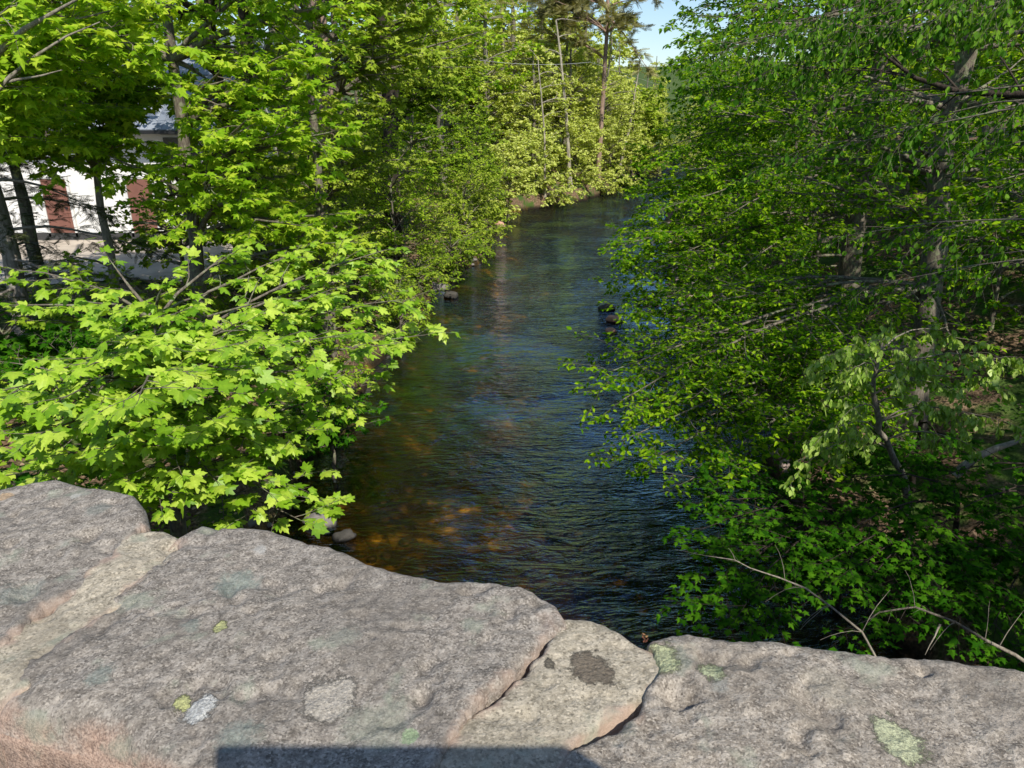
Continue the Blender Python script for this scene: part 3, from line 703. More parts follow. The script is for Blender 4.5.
# ---------- scots pines on the left bank
def pine(seed, base, top, crown, label, r=.17, n=20, lm='pine', extra=(), leaf=.42, bark='bark_pine', name='pine_tree'):
    s = Plant(seed, shoots=5, leaf=leaf * .7, lps=10, spacing=.13, njit=.7, droop=.1, flat=.3, sun=.3)
    x, y = base; z0 = gz(x, y)
    s.trunk([(x, y, z0 - .1), ((x + top[0]) / 2 + .1, (y + top[1]) / 2, (z0 + top[2]) / 2), top], r, r * .5)
    for (c, rad, k) in crown: s.ellipsoid(c, rad, k, 2, .4, r * .4, .1, .35)
    for e in extra: s.limb(e[0], e[1], e[2], 2, .5, .06, .3, .3)
    return finish(s, name, label, 'tree', FEATHER, M[lm], M[bark])
b1 = P(322, 130, 19); pine(61, (b1[0] + .05, 19), (P(312, 20, 19)[0], 19, 12), [((b1[0], 19, 12.5), (3, 3, 2), 14)], 'tall pine with a pinkish grey sunlit trunk above the left bank shrubs', .22)
b1 = P(240, 180, 15.5); pine(62, (b1[0], 16.5), (b1[0] + .1, 16.5, 13), [((b1[0], 16.5, 13), (2.6, 2.6, 2), 12)], 'pine with a dark trunk near the right corner of the white house', .17, bark='bark_dark')
pt = (-3.4, 21.0); pine(63, pt, (-3.3, 21, 13), [((-3.0, 21, 13), (3, 3, 2), 12)], 'pine whose thick dark limb crosses the top of the picture over the water', .24, bark='bark_dark',
     extra=[((-3.35, 21, 8.9), P(508, -6, 18.5), .16)])
pt = P(560, 205, 46)
pine(64, (P(600, 120, 49)[0], 49), (P(607, 20, 49)[0], 49, 15), [(P(590, 5, 48), (4.6, 3, 2.8), 26)],
     'far pine with brownish drooping boughs beside the patch of blue sky', .16, leaf=.8, extra=[(P(607, -5, 49), P(664, -5, 46), .08), (P(606, 15, 49), P(648, 70, 47), .06)])

# ---------- far birches and pale shrubs at the bend
def birch(seed, base_px, top_px, f, label, r=.13, leafy=12, lm='pale'):
    a = P(*base_px, f); b = P(*top_px, f); a[2] = gz(a[0], a[1]) - .1
    s = Plant(seed, leaf=.18, lps=7, spacing=.2, njit=.7, droop=-.4, flat=.2, sun=.6, twig_r=.012)
    s.trunk([a, (a + b) / 2 + [.15, 0, 0], b], r, r * .35)
    s.ellipsoid((b + [0, 0, 0]) * .75 + a * .25, (1.8, 1.8, 3.2), leafy, 2, .5, .03, .1, .4)
    return finish(s, 'birch_tree', label, 'tree', BIRCH, M[lm], M['bark_birch'])
birch(71, (570, 195), (556, 20), 45, 'slender pale birch leaning left at the bend of the river')
birch(72, (592, 150), (612, 40), 52, 'pale birch trunk standing behind the leaning one at the bend', .13)
birch(73, (620, 150), (640, 60), 56, 'thin leaning birch right of the others near the sky gap', .10)
birch(74, (545, 190), (538, 60), 41.5, 'thin upright birch stem on the point of the left bank', .07, 8)
def farshrub(seed, px, py, f, rad, label, lm='pale', n=34, leaf=.16, name='bank_shrub'):
    c = P(px, py, f)
    return shrub(seed, c, rad, label, lm, leaf, BIRCH, int(n * 1.3), name, sp=.32)
farshrub(81, 535, 165, 42, (2.2, 2.0, 2.6), 'pale sunlit willow shrub at the tip of the left bank bend', name='willow_shrub', n=44)
farshrub(82, 575, 160, 46, (2.4, 2.0, 2.8), 'light green willow shrub under the leaning birch', name='willow_shrub', n=44)
farshrub(83, 610, 150, 51, (2.6, 2.0, 3.0), 'yellow green willow shrub where the river turns out of sight', name='willow_shrub', n=44)
farshrub(84, 508, 180, 36, (1.6, 2.0, 2.2), 'greyish willow shrub just before the bend on the left bank', name='willow_shrub', n=34)
farshrub(87, 548, 192, 42, (2.4, 1.2, 1.0), 'low pale willow scrub along the foot of the far bank', name='willow_shrub', n=34)
farshrub(88, 598, 182, 48, (2.4, 1.2, 1.2), 'low pale scrub at the waterline below the leaning birch', name='willow_shrub', n=34)
farshrub(85, 620, 183, 52, (2.2, 1.5, 1.3), 'dark low alder shrub touching the far water', 'bank', name='alder_shrub', n=34)
farshrub(86, 640, 130, 62, (3.2, 3, 3.4), 'bright yellow green tree crown below the patch of sky', 'shrub', name='willow_shrub', n=44, leaf=.3)

# ---------- right bank: beeches reaching over the water
def beech(seed, base, top, crowns, label, lows=(), leaf=.078, r=.2, sp=.2, lm='beech', name='beech_tree', bark='bark', njit=.35, low_r=.03):
    s = Plant(seed, leaf=leaf, lps=8, spray=1.35, spacing=.052 * leaf / .075, njit=njit, droop=-.15, flat=.9, sun=.5, twig_r=.003)
    x, y = base; z0 = gz(x, y)
    s.trunk([(x, y, z0 - .15), ((x + top[0]) / 2, y + .1, (z0 + top[2]) / 2), top], r, r * .3)
    for p1 in lows:
        p1 = np.asarray(p1, float); h = p1[2] + .25 * math.hypot(p1[0] - x, p1[1] - y) * .5
        i = max(1, int(np.argmin(np.abs(s.tr[:, 2] - h)))); s.limb(s.tr[i], p1, low_r, 2, .17, .05, .34, .3)
    for (c, rad, k) in crowns: s.ellipsoid(c, rad, k, 2, sp, r * .2, .04, .38, .5, .3)
    return finish(s, name, label, 'tree', BEECH, M[lm], M[bark])
L1 = [P(600, 376, 8.3), P(622, 400, 7.9), P(632, 436, 7.6), P(655, 458, 7.4), P(648, 345, 9.3), P(650, 300, 10), P(660, 330, 9.6), P(700, 350, 9.0), P(660, 410, 8.3), P(700, 420, 8.0), P(720, 450, 7.6),
      P(690, 480, 7.0), P(745, 400, 8.4), P(780, 360, 8.6), P(780, 440, 7.7), P(820, 390, 8.0), P(650, 370, 9.0), P(840, 340, 8.5), P(720, 300, 9.3), P(675, 290, 10.2), P(900, 300, 8.5), P(960, 360, 8.0)]
beech(101, (5.6, 9.6), (5.3, 9.4, 7.8), [((5.2, 9.3, 5.3), (2.9, 1.8, 2.4), 46)],
      'beech on the right bank sweeping its lowest branches down to the blue water', L1)
L2 = [P(622, 245, 13.5), P(628, 280, 12.5), P(640, 310, 11.5), P(695, 90, 16), P(705, 20, 15), P(680, 120, 16), P(690, 60, 14), P(640, 240, 13.5), P(650, 275, 12.5), P(630, 260, 14.5), P(660, 210, 14), P(690, 250, 13), P(720, 220, 13), P(648, 190, 16), P(655, 150, 15.5), P(680, 170, 14.5), P(740, 270, 12)]
beech(102, (6.6, 14.2), (6.4, 14.0, 9.2), [((6.0, 13.6, 6.0), (3.4, 2.4, 3.2), 50)],
      'tall beech farther along the right bank overhanging the gravel bar', L2, leaf=.10, r=.24)
L3 = [P(676, 60, 22), P(677, 20, 22), P(672, 100, 22), P(690, 40, 20), P(668, 130, 22), P(640, 190, 21), P(645, 215, 20), P(628, 232, 19.5), P(650, 160, 21)]
beech(103, (8.4, 21), (8.0, 21, 13), [((7.4, 20.5, 6.5), (3.4, 2.6, 3.6), 40), ((7.2, 20.5, 11.5), (3.2, 3, 2.6), 18)],
      'beech behind the gravel bar framing the patch of sky', L3, leaf=.13, r=.26)
beech(104, (9.6, 11.2), (9.4, 11.0, 11), [((9.0, 10.8, 6.0), (3.0, 2.2, 3.4), 44)],
      'inner beech with dim green layers at the right edge of the wood', leaf=.10, r=.22)
beech(105, (11.8, 16.5), (11.6, 16.3, 12), [((11.0, 16.0, 6.5), (3.6, 2.6, 4.0), 40)],
      'beech set back up the right bank with gaps of sunlit leaves', leaf=.13, r=.24, lm='maple')
beech(106, (7.6, 6.2), (7.0, 6.4, 8.5), [((5.9, 6.8, 6.6), (1.9, 1.2, 1.6), 22)],
      'beech at the right corner whose dark limb points toward the river', [P(880, 40, 7.0), P(960, 120, 6.6), P(1000, 180, 6.6), P(930, 230, 7.0)], leaf=.075, r=.18)

# dark bare limb in the upper right
s = Plant(111, leaf=.06, lps=4, spacing=.09, hang=True)
a = P(1060, 92, 5.6); s.tr = None
root_pts = np.array([P(1120, 85, 5.4), P(1060, 94, 5.6), P(1024, 95, 5.8), P(960, 92, 6.0), P(915, 78, 6.2), P(885, 55, 6.4), P(862, 30, 6.6), P(845, 15, 6.7)])
s.wood.append((root_pts, np.array([.035, .032, .028, .024, .018, .013, .009, .005])))
for p0, p1 in ((3, P(900, 45, 6.5)), (3, P(860, 92, 6.4)), (4, P(835, 70, 6.8)), (2, P(985, 40, 6.2)), (2, P(940, 120, 6.2)), (5, P(850, 60, 6.9))):
    s.limb(root_pts[p0], p1, .010, 1, .25, .05, .3, .4)
for p0, p1 in ((5, P(800, 120, 6.8)), (5, P(790, 40, 7.0)), (4, P(820, 10, 6.8)), (4, P(770, 70, 7.0)), (3, P(900, 150, 6.4))):
    s.limb(root_pts[p0], p1, .008, 1, .14, .05, .35, .3)
# its own trunk, beyond the right edge of the view
tb = root_pts[0]; tx, ty = tb[0] + .5, tb[1] - .4
tz = gz(tx, ty)
s.wood.insert(0, (np.array([(tx + .2, ty, tz - .1), (tx + .1, ty, (tz + tb[2]) / 2), (tx, ty, tb[2] - .1), (tx - .1, ty, tb[2] + 2)]), np.array([.12, .10, .08, .04])))
s.wood.append((np.array([(tx, ty, tb[2] - .15), tb]), np.array([.045, .036])))
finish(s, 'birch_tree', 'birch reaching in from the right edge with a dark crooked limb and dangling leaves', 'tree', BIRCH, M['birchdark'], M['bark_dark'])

# pale birch sapling, its sunlit look put into the leaf colour
s = Plant(112, leaf=.066, lps=15, spacing=.05, hang=True, flat=.3, twig_r=.0025)
a = P(925, 505, 7.0); a[2] = gz(a[0], a[1]) - .1
s.trunk([a, P(905, 480, 6.9), P(880, 430, 6.6), P(872, 385, 6.4), P(880, 350, 6.3)], .045, .014)
for (px, py, f) in [(830,355,6.2),(850,345,6.1),(875,340,6.1),(900,350,6.1),(925,360,6.2),(840,385,6.1),(825,370,6.3),(945,385,6.3),(860,365,6.0),(895,375,6.0),(915,400,6.2),(850,410,6.2),(870,350,6.4),
                    (980,380,6.3),(1000,420,6.2),(960,440,6.2),(955,410,6.4),(830,430,6.2),(810,460,6.3),(890,330,6.5),(1010,360,6.4),(940,330,6.5)]:
    p1 = P(px, py, f); i = int(np.argmin(np.abs(s.tr[:, 2] - p1[2] + .15))); s.limb(s.tr[i], p1, .010, 1, .09, .18, .38, .25)
finish(s, 'birch_tree', 'small birch with hanging leaves coloured pale as if sunlit on the right bank', 'tree', BIRCH, M['birch'], M['bark_pale'])
# hanging birch twigs at the top right
s = Plant(113, leaf=.05, lps=6, spacing=.05, hang=True, flat=.2, twig_r=.0025)
tx, ty = 4.9, 4.2; tz = gz(tx, ty)
s.trunk([(tx, ty, tz - .1), (tx - .05, ty + .1, 4), (tx - .1, ty + .3, 8.5)], .09, .03)
for (px, py, f) in [(780,40,6.0),(810,70,6.0),(800,20,5.8),(840,50,5.8),(770,70,6.2),(830,110,6.0),(960,10,5.6),(880,10,5.8),(812,150,6.3),(990,150,5.8),(1000,190,6),(940,260,6.2),(820,240,6.4),(850,290,6.4),(1010,80,5.6),(760,170,6.4),(700,60,6.6),(720,20,6.4)]:
    p1 = P(px, py, f); i = int(np.argmin(np.abs(s.tr[:, 2] - p1[2] - .3))); s.limb(s.tr[i], p1, .012, 1, .11, .10, .22, .5)
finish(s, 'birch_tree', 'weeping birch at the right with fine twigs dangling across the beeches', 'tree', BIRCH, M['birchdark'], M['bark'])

# hazels at the bottom right
def hazel(seed, base, pts, label):
    s = Plant(seed, leaf=.075, lps=6, spacing=.055, njit=.35, droop=-.2, flat=.9, sun=.3, twig_r=.003)
    x, y = base; z0 = gz(x, y)
    s.trunk([(x, y, z0 - .1), (x - .05, y, z0 + .5), (x - .1, y, z0 + 1.2)], .045, .02)
    for q in pts:
        p1 = P(*q); i = int(np.argmin(np.abs(s.tr[:, 2] - p1[2] + .1))); s.limb(s.tr[i], p1, .014, 2, .15, .14, .36, .25)
    return finish(s, 'hazel_bush', label, 'bush', MAPLE_LO, M['hazel'], M['bark_dark'])
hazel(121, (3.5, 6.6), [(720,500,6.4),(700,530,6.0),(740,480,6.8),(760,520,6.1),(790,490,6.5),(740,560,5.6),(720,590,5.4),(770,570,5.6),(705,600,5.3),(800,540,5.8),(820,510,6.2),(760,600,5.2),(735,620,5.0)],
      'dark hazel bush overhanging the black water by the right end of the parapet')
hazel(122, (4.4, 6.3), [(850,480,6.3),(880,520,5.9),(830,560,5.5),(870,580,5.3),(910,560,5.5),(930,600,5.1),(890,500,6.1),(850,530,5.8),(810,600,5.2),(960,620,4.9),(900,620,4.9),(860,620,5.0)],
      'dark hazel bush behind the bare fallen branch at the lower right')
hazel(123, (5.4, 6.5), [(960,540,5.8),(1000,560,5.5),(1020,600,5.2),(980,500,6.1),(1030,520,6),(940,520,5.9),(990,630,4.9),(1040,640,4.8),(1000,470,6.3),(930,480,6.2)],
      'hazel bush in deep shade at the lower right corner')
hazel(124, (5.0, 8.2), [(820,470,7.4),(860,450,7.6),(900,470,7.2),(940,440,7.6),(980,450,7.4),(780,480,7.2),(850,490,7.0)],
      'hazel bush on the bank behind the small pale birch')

# bare dead branch lying out of the bank, lower right
Q = lambda a, b, f: P(a, b, f * .86)
s = Plant(131, shoots=0, spray=.9, twig_r=.0022)
m1 = [Q(1015, 655, 4.9), Q(985, 640, 5.0), Q(955, 622, 5.05), Q(915, 607, 5.1), Q(880, 612, 5.15), Q(868, 620, 5.2)]
s.wood.append((np.array([Q(1080, 700, 4.7)] + m1), np.linspace(.026, .006, 7)))
s.wood.append((np.array([Q(880, 665, 5.0), Q(862, 632, 5.1), Q(830, 606, 5.2), Q(805, 588, 5.25), Q(780, 578, 5.3), Q(750, 568, 5.35), Q(735, 560, 5.4), Q(708, 556, 5.5)]), np.array([.015, .014, .012, .011, .009, .007, .006, .004])))
for a_, b_ in ((Q(805, 588, 5.25), Q(765, 602, 5.2)), (Q(785, 580, 5.3), Q(775, 545, 5.4)), (Q(735, 560, 5.4), Q(728, 548, 5.4)), (Q(830, 606, 5.2), Q(800, 630, 5.1)), (Q(862, 632, 5.1), Q(820, 640, 5.0)), (Q(862, 632, 5.1), Q(890, 590, 5.2)),
               (Q(955, 622, 5.05), Q(930, 650, 4.9)), (Q(915, 607, 5.1), Q(905, 570, 5.2)), (Q(985, 640, 5), Q(990, 600, 5.1)), (Q(1000, 645, 4.9), Q(1024, 610, 5))):
    s.wood.append((s.limb(a_, b_, .006, bare=True), np.linspace(.006, .002, max(4, int(np.linalg.norm(b_ - a_) / .3)) + 1))); s.wood.pop(-2)
s.limb(Q(940, 625, 5.05), Q(925, 655, 4.8), .016, bare=True)
for w_ in list(s.wood[:2]): s.branch(w_[0][1:], w_[1][1:], 2, .11, 1.0, .22, .1)
v, q = tubes([(p_, r_ * .62) for p_, r_ in s.wood + s.fine], 7, .1)
o = obj('fallen_branch', mesh_np('fallen_branch', v, q, True), M['bark_pale']); tag(o, 'bare grey forked dead branch lying across the hazels at the lower right', 'branch')
for (a_, b_, r_, lb) in ((P(955, 475, 6.8), P(1040, 430, 6.6), .055, 'mossy fallen log leaning on the bank right of the small birch'),
                         (P(780, 318, 9.0), P(845, 322, 9.2), .02, 'curved pale stick lying on the sunlit bank above the birch')):
    s = Plant(132); s.limb(a_, b_, r_, bare=True, wig=.06); v, q = tubes(s.wood, 8, .15)
    tag(obj('fallen_log' if r_ > .03 else 'stick', mesh_np('log', v, q, True), M['deadwood']), lb, 'log' if r_ > .03 else 'stick')

# ---------- wood behind, and trees beyond the bridge end that shade the right bank
def wood_proto(seed, h, rx, lm, leaf, label, n=40, name='woodland_tree', loc=(0, 0), group=None, tmpl=BIRCH):
    s = Plant(seed, leaf=leaf, lps=15, spray=1.7, spacing=leaf * .9, njit=.7, droop=-.25, flat=.4, sun=.8, twig_r=.008)
    s.trunk([(0, 0, -.3), (.1, 0, h * .5), (0, 0, h * .92)], h * .018, .05)
    s.ellipsoid((0, 0, h * .5), (rx, rx, h * .48), n, 2, .42, .05, .08, .4, .35, .5)
    root = thing(name, label, 'tree', (loc[0], loc[1], gz(*loc)), 0, group); s.build(root, tmpl, M[lm], M['bark'], off=(0, 0, 0)); print(name, s.count); return root
lbL = 'leafy broadleaved tree in the wood behind the left bank'
lbR = 'leafy broadleaved tree in the wood up the right bank'
lbF = 'pale spring tree in the wood beyond the river bend'
wl = wood_proto(201, 13, 3.4, 'maple', .24, lbL, loc=(-8, 27), group='trees of the left wood')
wr = wood_proto(202, 14, 3.6, 'beech', .24, lbR, loc=(14.5, 24), group='trees of the right wood', n=46)
wf = wood_proto(203, 15, 3.6, 'pale', .32, lbF, loc=(2, 62), group='trees beyond the bend', n=34)
for (x, y, sc_) in [(-13, 30, 1), (-18, 34, 1.1), (-24, 33, 1.1), (-5.5, 33, 1), (-10, 38, 1.1), (-3.5, 38, .95), (-16, 42, 1.2), (-6, 46, 1.1), (-25, 22, .9), (-30, 40, 1.3), (-1.5, 45, 1.0), (-7, 21.5, .8)]:
    copy_tree(wl, (x, y, gz(x, y)), random.uniform(0, 6), sc_)
for (x, y, sc_) in [(18, 18, 1), (13, 30, .7), (17, 32, 1.1), (22, 26, 1.1), (14.5, 38, .55), (19, 42, 1.0), (26, 36, 1.2), (22, 12, 1), (16, 50, .55), (24, 52, .9), (30, 22, 1.2), (15, 10, .95), (13, 46, .5), (19.5, 62, .55), (12.6, 50, .72), (16, 58, .7)]:
    copy_tree(wr, (x, y, gz(x, y)), random.uniform(0, 6), sc_)
for (x, y, sc_) in [(-4, 58, 1), (6, 66, .85), (-1, 72, 1.1), (-10, 66, 1.1), (10.5, 74, .5), (4, 56, .75), (-5, 51, 1), (15, 88, .6), (5, 85, 1.2), (-8, 85, 1.3), (22, 84, .6), (30, 78, .9), (8.5, 64, .6), (8.6, 70, .95), (3.5, 52, .75), (0, 53, .95), (-2.5, 48, .85), (1, 66, 1.2), (6.5, 60, .62), (12, 66, .5), (17, 70, .55), (14, 78, .6), (9, 58, .4), (-7, 57, 1.1), (7, 76, 1.0)]:
    copy_tree(wf, (x, y, gz(x, y)), random.uniform(0, 6), sc_)
wp = wood_proto(206, 7.5, 2.7, 'pale', .17, 'pale willow thicket behind the leaning birches at the river bend', n=50, name='willow_thicket', loc=(1.2, 46.5), group='willow thickets at the bend')
for (x, y, sc_) in [(3.6, 49.5, 1.1), (6.2, 54, 1.0), (-1.5, 44, 1.1), (-.5, 49, 1.2), (2.0, 54, 1.3), (4.5, 58, 1.3), (8.6, 61, .85), (10.8, 68, .8), (13.2, 72, .75), (-3.8, 47, 1.3), (0, 58, 1.5), (7, 66, 1.1), (15, 66, .75), (17.5, 74, .9), (11.6, 61, .45), (20, 70, .9), (6.9, 57.5, .8)]:
    copy_tree(wp, (x, y, gz(x, y)), random.uniform(0, 6), sc_)
ul = wood_proto(204, 3.6, 1.9, 'bank', .13, 'leafy thicket shrub in the wood behind the left bank', n=40, name='thicket_shrub', loc=(-5.6, 21), group='thicket shrubs of the left wood')
ur = wood_proto(205, 3.2, 1.9, 'beech', .12, 'leafy thicket shrub on the slope of the right wood', n=40, name='thicket_shrub', loc=(9.5, 14.5), group='thicket shrubs of the right wood')
for (x, y, sc_) in [(-5.0, 26, 1.1), (-6.5, 31, 1.3), (-4.4, 35, 1.3), (-3.4, 41, 1.2), (-7.5, 38, 1.5), (-2.2, 47, 1.4), (-12, 32, 1.3), (-5, 50, 1.6), (-10, 31.5, 1.2), (-7.2, 16, .8)]:
    copy_tree(ul, (x, y, gz(x, y)), random.uniform(0, 6), sc_)
for (x, y, sc_) in [(7.5, 18, .8), (8.8, 24, 1.1), (11, 20, 1.2), (10, 28, 1.2), (12.5, 14, 1.1), (9.5, 33, 1.3), (13, 25, 1.3), (10.5, 38, 1.3), (7.8, 11.6, .8), (10.5, 10, .9), (15, 18, 1.3), (12.5, 43, 1.3), (14, 33, 1.5), (13.5, 49, 1.3), (8.6, 9.0, .8), (17, 24, 1.5), (16, 55, 1.4)]:
    copy_tree(ur, (x, y, gz(x, y)), random.uniform(0, 6), sc_)
# trees by the right bridge end, out of the view, whose shade falls on the right bank
for (x, y, sc_) in [(6.5, -.8, .70), (9.8, -1.0, .8), (12.5, -3.5, 1.0)]:
    copy_tree(wr, (x, y, gz(x, y)), random.uniform(0, 6), sc_, 'tall tree standing by the right end of the bridge', 'trees by the bridge end')

# ground cover
def cover(name, label, n, xr_, yr_, cond, lm, leaf, seed, tmpl=BIRCH, hgt=.25):
    r_ = np.random.default_rng(seed); x = r_.uniform(*xr_, n); y = r_.uniform(*yr_, n); z = ground_z(x, y)
    dens = fbm(np.stack([x, y, 0 * x], -1) * .8, 3, seed)
    k = cond(x, y, z) & (dens + r_.normal(0, .25, n) > -.05); x, y, z = x[k], y[k], z[k]; m = len(x)
    p = np.stack([x, y, z + r_.uniform(.0, hgt, m)], -1); d = r_.normal(0, 1, (m, 3)); d[:, 2] = abs(d[:, 2]) * .4
    o = obj(name, leaves_mesh(name, p, d, np.array([0, 0, 1.0]) + r_.normal(0, .5, (m, 3)), r_.uniform(.5, 1.2, m) * leaf, tmpl, seed), M[lm]); tag(o, label, 'ground cover', kind='stuff')
cover('undergrowth', 'low green ground cover on the left bank', 60000, (-13, 0), (4, 40), lambda x, y, z: (z > .25) & ~((x < -6.4) & (y > 16.0) & (y < 30)), 'bank', .08, 301)
cover('undergrowth', 'low green ground cover on the right bank', 30000, (3, 13), (4, 36), lambda x, y, z: z > .5, 'hazel', .08, 302)
cover('undergrowth', 'pale green growth on the banks at the river bend', 30000, (-5, 18), (37, 75), lambda x, y, z: z > .15, 'shrub', .2, 304, hgt=.5)
M['litter'] = leaf_mat('fallen_leaf', (.12, .07, .04), (.28, .18, .11), (.5, .36, .24), .05, .8, .15, (1, 1, 1))
cover('leaf_litter', 'dry brown fallen leaves on the banks', 26000, (-6, 11), (4, 26), lambda x, y, z: z > .12, 'litter', .07, 303, hgt=.03)

# ------------------------------------------------------------------ white house
hs = thing('white_house', 'white rendered bungalow with brown doors and slate roof beyond the gravel yard', 'house', (-14, 22, 1.41))
def hb(x0, y0, z0, x1, y1, z1, name, mat, parent=None, bevel=0):
    b = MB().box(x0 + 14, y0 - 22, z0 - 1.41, x1 + 14, y1 - 22, z1 - 1.41); return b.build(name, mat, parent or hs, bevel)
hb(-21, 22, 1.3, -8.2, 29, 4.6, 'wall', M['white'])
hb(-21.05, 21.93, 1.3, -8.15, 21.997, 1.62, 'plinth', M['asphalt'])
rf = MB(); rf.poly([(-7.6, -.6, 3.1), (6.4, -.6, 3.1), (6.4, 3.5, 5.9), (-7.6, 3.5, 5.9), (-7.6, 7.6, 3.1), (6.4, 7.6, 3.1), (-7.6, -.6, 2.98), (6.4, -.6, 2.98), (6.4, 3.5, 5.76), (-7.6, 3.5, 5.76), (-7.6, 7.6, 2.98), (6.4, 7.6, 2.98)],
    [(0, 1, 2, 3), (3, 2, 5, 4), (7, 6, 9, 8), (8, 9, 10, 11), (0, 6, 7, 1), (4, 5, 11, 10), (0, 3, 9, 6), (3, 4, 10, 9), (1, 7, 8, 2), (2, 8, 11, 5)])
roof = rf.build('roof', M['slate'], hs)
gb = MB(); gb.poly([(-7, .01, 3.18), (-7, 6.99, 3.18), (-7, 3.5, 5.5), (5.8, .01, 3.18), (5.8, 6.99, 3.18), (5.8, 3.5, 5.5)], [(0, 1, 2), (3, 5, 4)]); gb.build('gable', M['white'], hs)
ch = MB().box(-3, 3.1, 5.3, -2.2, 3.9, 6.9).build('chimney', M['white'], roof)
for x in (-13.55, -11.1, -17.2):
    d = hb(x, 21.95, 1.5, x + .72, 21.996, 3.15, 'door', M['door'], None, .01)
    hb(x - .07, 21.93, 3.152, x + .79, 21.992, 3.24, 'lintel', M['frame'], d)
    hb(x - .07, 21.93, 1.5, x - .002, 21.99, 3.148, 'frame', M['frame'], d); hb(x + .722, 21.93, 1.5, x + .79, 21.99, 3.148, 'frame', M['frame'], d)
    hb(x + .1, 21.935, 1.7, x + .62, 21.948, 2.2, 'panel', M['door'], d, .004); hb(x + .1, 21.935, 2.42, x + .62, 21.948, 3.0, 'panel', M['door'], d, .004)
    hb(x + .58, 21.91, 2.3, x + .64, 21.949, 2.36, 'handle', M['dark'], d)
for x in (-15.6, -9.9):
    w_ = hb(x, 21.94, 3.45, x + 1.1, 21.995, 4.35, 'window', M['frame'])
    hb(x + .07, 21.925, 3.52, x + .52, 21.938, 4.28, 'pane', M['glass'], w_); hb(x + .58, 21.925, 3.52, x + 1.03, 21.938, 4.28, 'pane', M['glass'], w_)
hb(-21.6, 21.28, 4.40, -7.6, 21.38, 4.49, 'gutter', M['dark'])
hb(-8.42, 21.9, 1.5, -8.32, 21.99, 4.38, 'downpipe', M['dark'])
# cable across the gap
cb = [P(430, 52, 30) * (1 - t) + P(590, 62, 40) * t + np.array([0, 0, -.25 * 4 * t * (1 - t)]) for t in np.linspace(0, 1, 12)]
a0 = np.array([-9.0, 24, 4.6]); cb = [a0] + cb + [np.array([12, 60, 6.5])]
v, q = tubes([(np.array(cb), np.full(len(cb), .007))], 6); tag(obj('overhead_cable', mesh_np('overhead_cable', v, q, True), M['cable']), 'thin pale cable crossing the gap between trees', 'cable')

# ------------------------------------------------------------------ parapet
TOPZ = 4.5
def tp(pts): return np.array([on_plane(x, y, TOPZ) for x, y in pts])
line0, line1 = on_plane(0, 480, TOPZ), on_plane(1024, 661, TOPZ)
slope = (line1[1] - line0[1]) / (line1[0] - line0[0])
Fl = lambda x: line0[1] + slope * (x - line0[0])
Nl = lambda x: Fl(x) - .352 + .012 * np.sin(x * 9) + .006 * np.sin(x * 31)
def far_fn(px):
    w = tp(px); o = np.argsort(w[:, 0]); w = w[o]
    def f(x):
        y = np.interp(x, w[:, 0], w[:, 1] - Fl(w[:, 0])) + Fl(x)
        return y
    return f
far = dict(
 s1=far_fn([(-300, 470), (-150, 486), (-60, 478), (0, 484), (20, 479), (60, 476), (85, 482), (118, 487), (136, 491), (146, 505), (150, 522)]),
 ma=far_fn([(140, 526), (165, 523), (190, 532), (210, 528)]),
 s2=far_fn([(165, 545), (182, 530), (205, 519), (240, 521), (262, 522), (300, 531), (330, 540), (365, 553), (400, 563), (440, 572), (470, 577), (520, 582), (545, 590), (560, 603), (575, 615)]),
 mb=far_fn([(540, 612), (562, 607), (590, 606), (606, 610), (622, 620), (634, 629), (650, 636)]),
 s3=far_fn([(625, 645), (640, 634), (660, 627), (672, 624), (720, 629), (760, 632), (800, 637), (850, 640), (900, 646), (940, 650), (990, 657), (1024, 663), (1100, 676), (1300, 690)]))
tt = lambda p: (p[:, 1] - Nl(p[:, 0])) / (Fl(p[:, 0]) - Nl(p[:, 0]))
def joint(px):
    w = tp(px); t = tt(w); o = np.argsort(t); t = t[o]; x = w[o, 0]
    def f(tq):
        r = np.interp(tq, t, x)
        lo = (x[1] - x[0]) / (t[1] - t[0] + 1e-6)
        r = np.where(tq < t[0], x[0] + (tq - t[0]) * np.clip(lo, -.4, .4), r)
        q_ = np.stack([np.asarray(tq, float) * 9 + x[0] * 31, 0 * np.asarray(tq, float), 0 * np.asarray(tq, float)], -1)
        return r + .007 * fbm(q_, 4, 3, .6)
    return f
J1 = joint([(150, 516), (136, 545), (104, 556), (92, 580), (50, 603), (20, 625), (-10, 655)])
J2 = joint([(186, 524), (162, 552), (120, 585), (85, 610), (45, 640), (25, 665), (-6, 697)])
J3 = joint([(566, 598), (532, 640), (505, 664), (478, 700), (452, 735), (432, 772)])
J4 = joint([(650, 628), (632, 655), (600, 688), (562, 712), (540, 745), (518, 775)])
Jc = lambda x0: (lambda t: x0 + .01 * np.sin(t * 9 + x0))
par = thing('stone_parapet', 'low granite parapet with lichen spotted coping in front of the camera', 'parapet', (0, .75, 3.4))
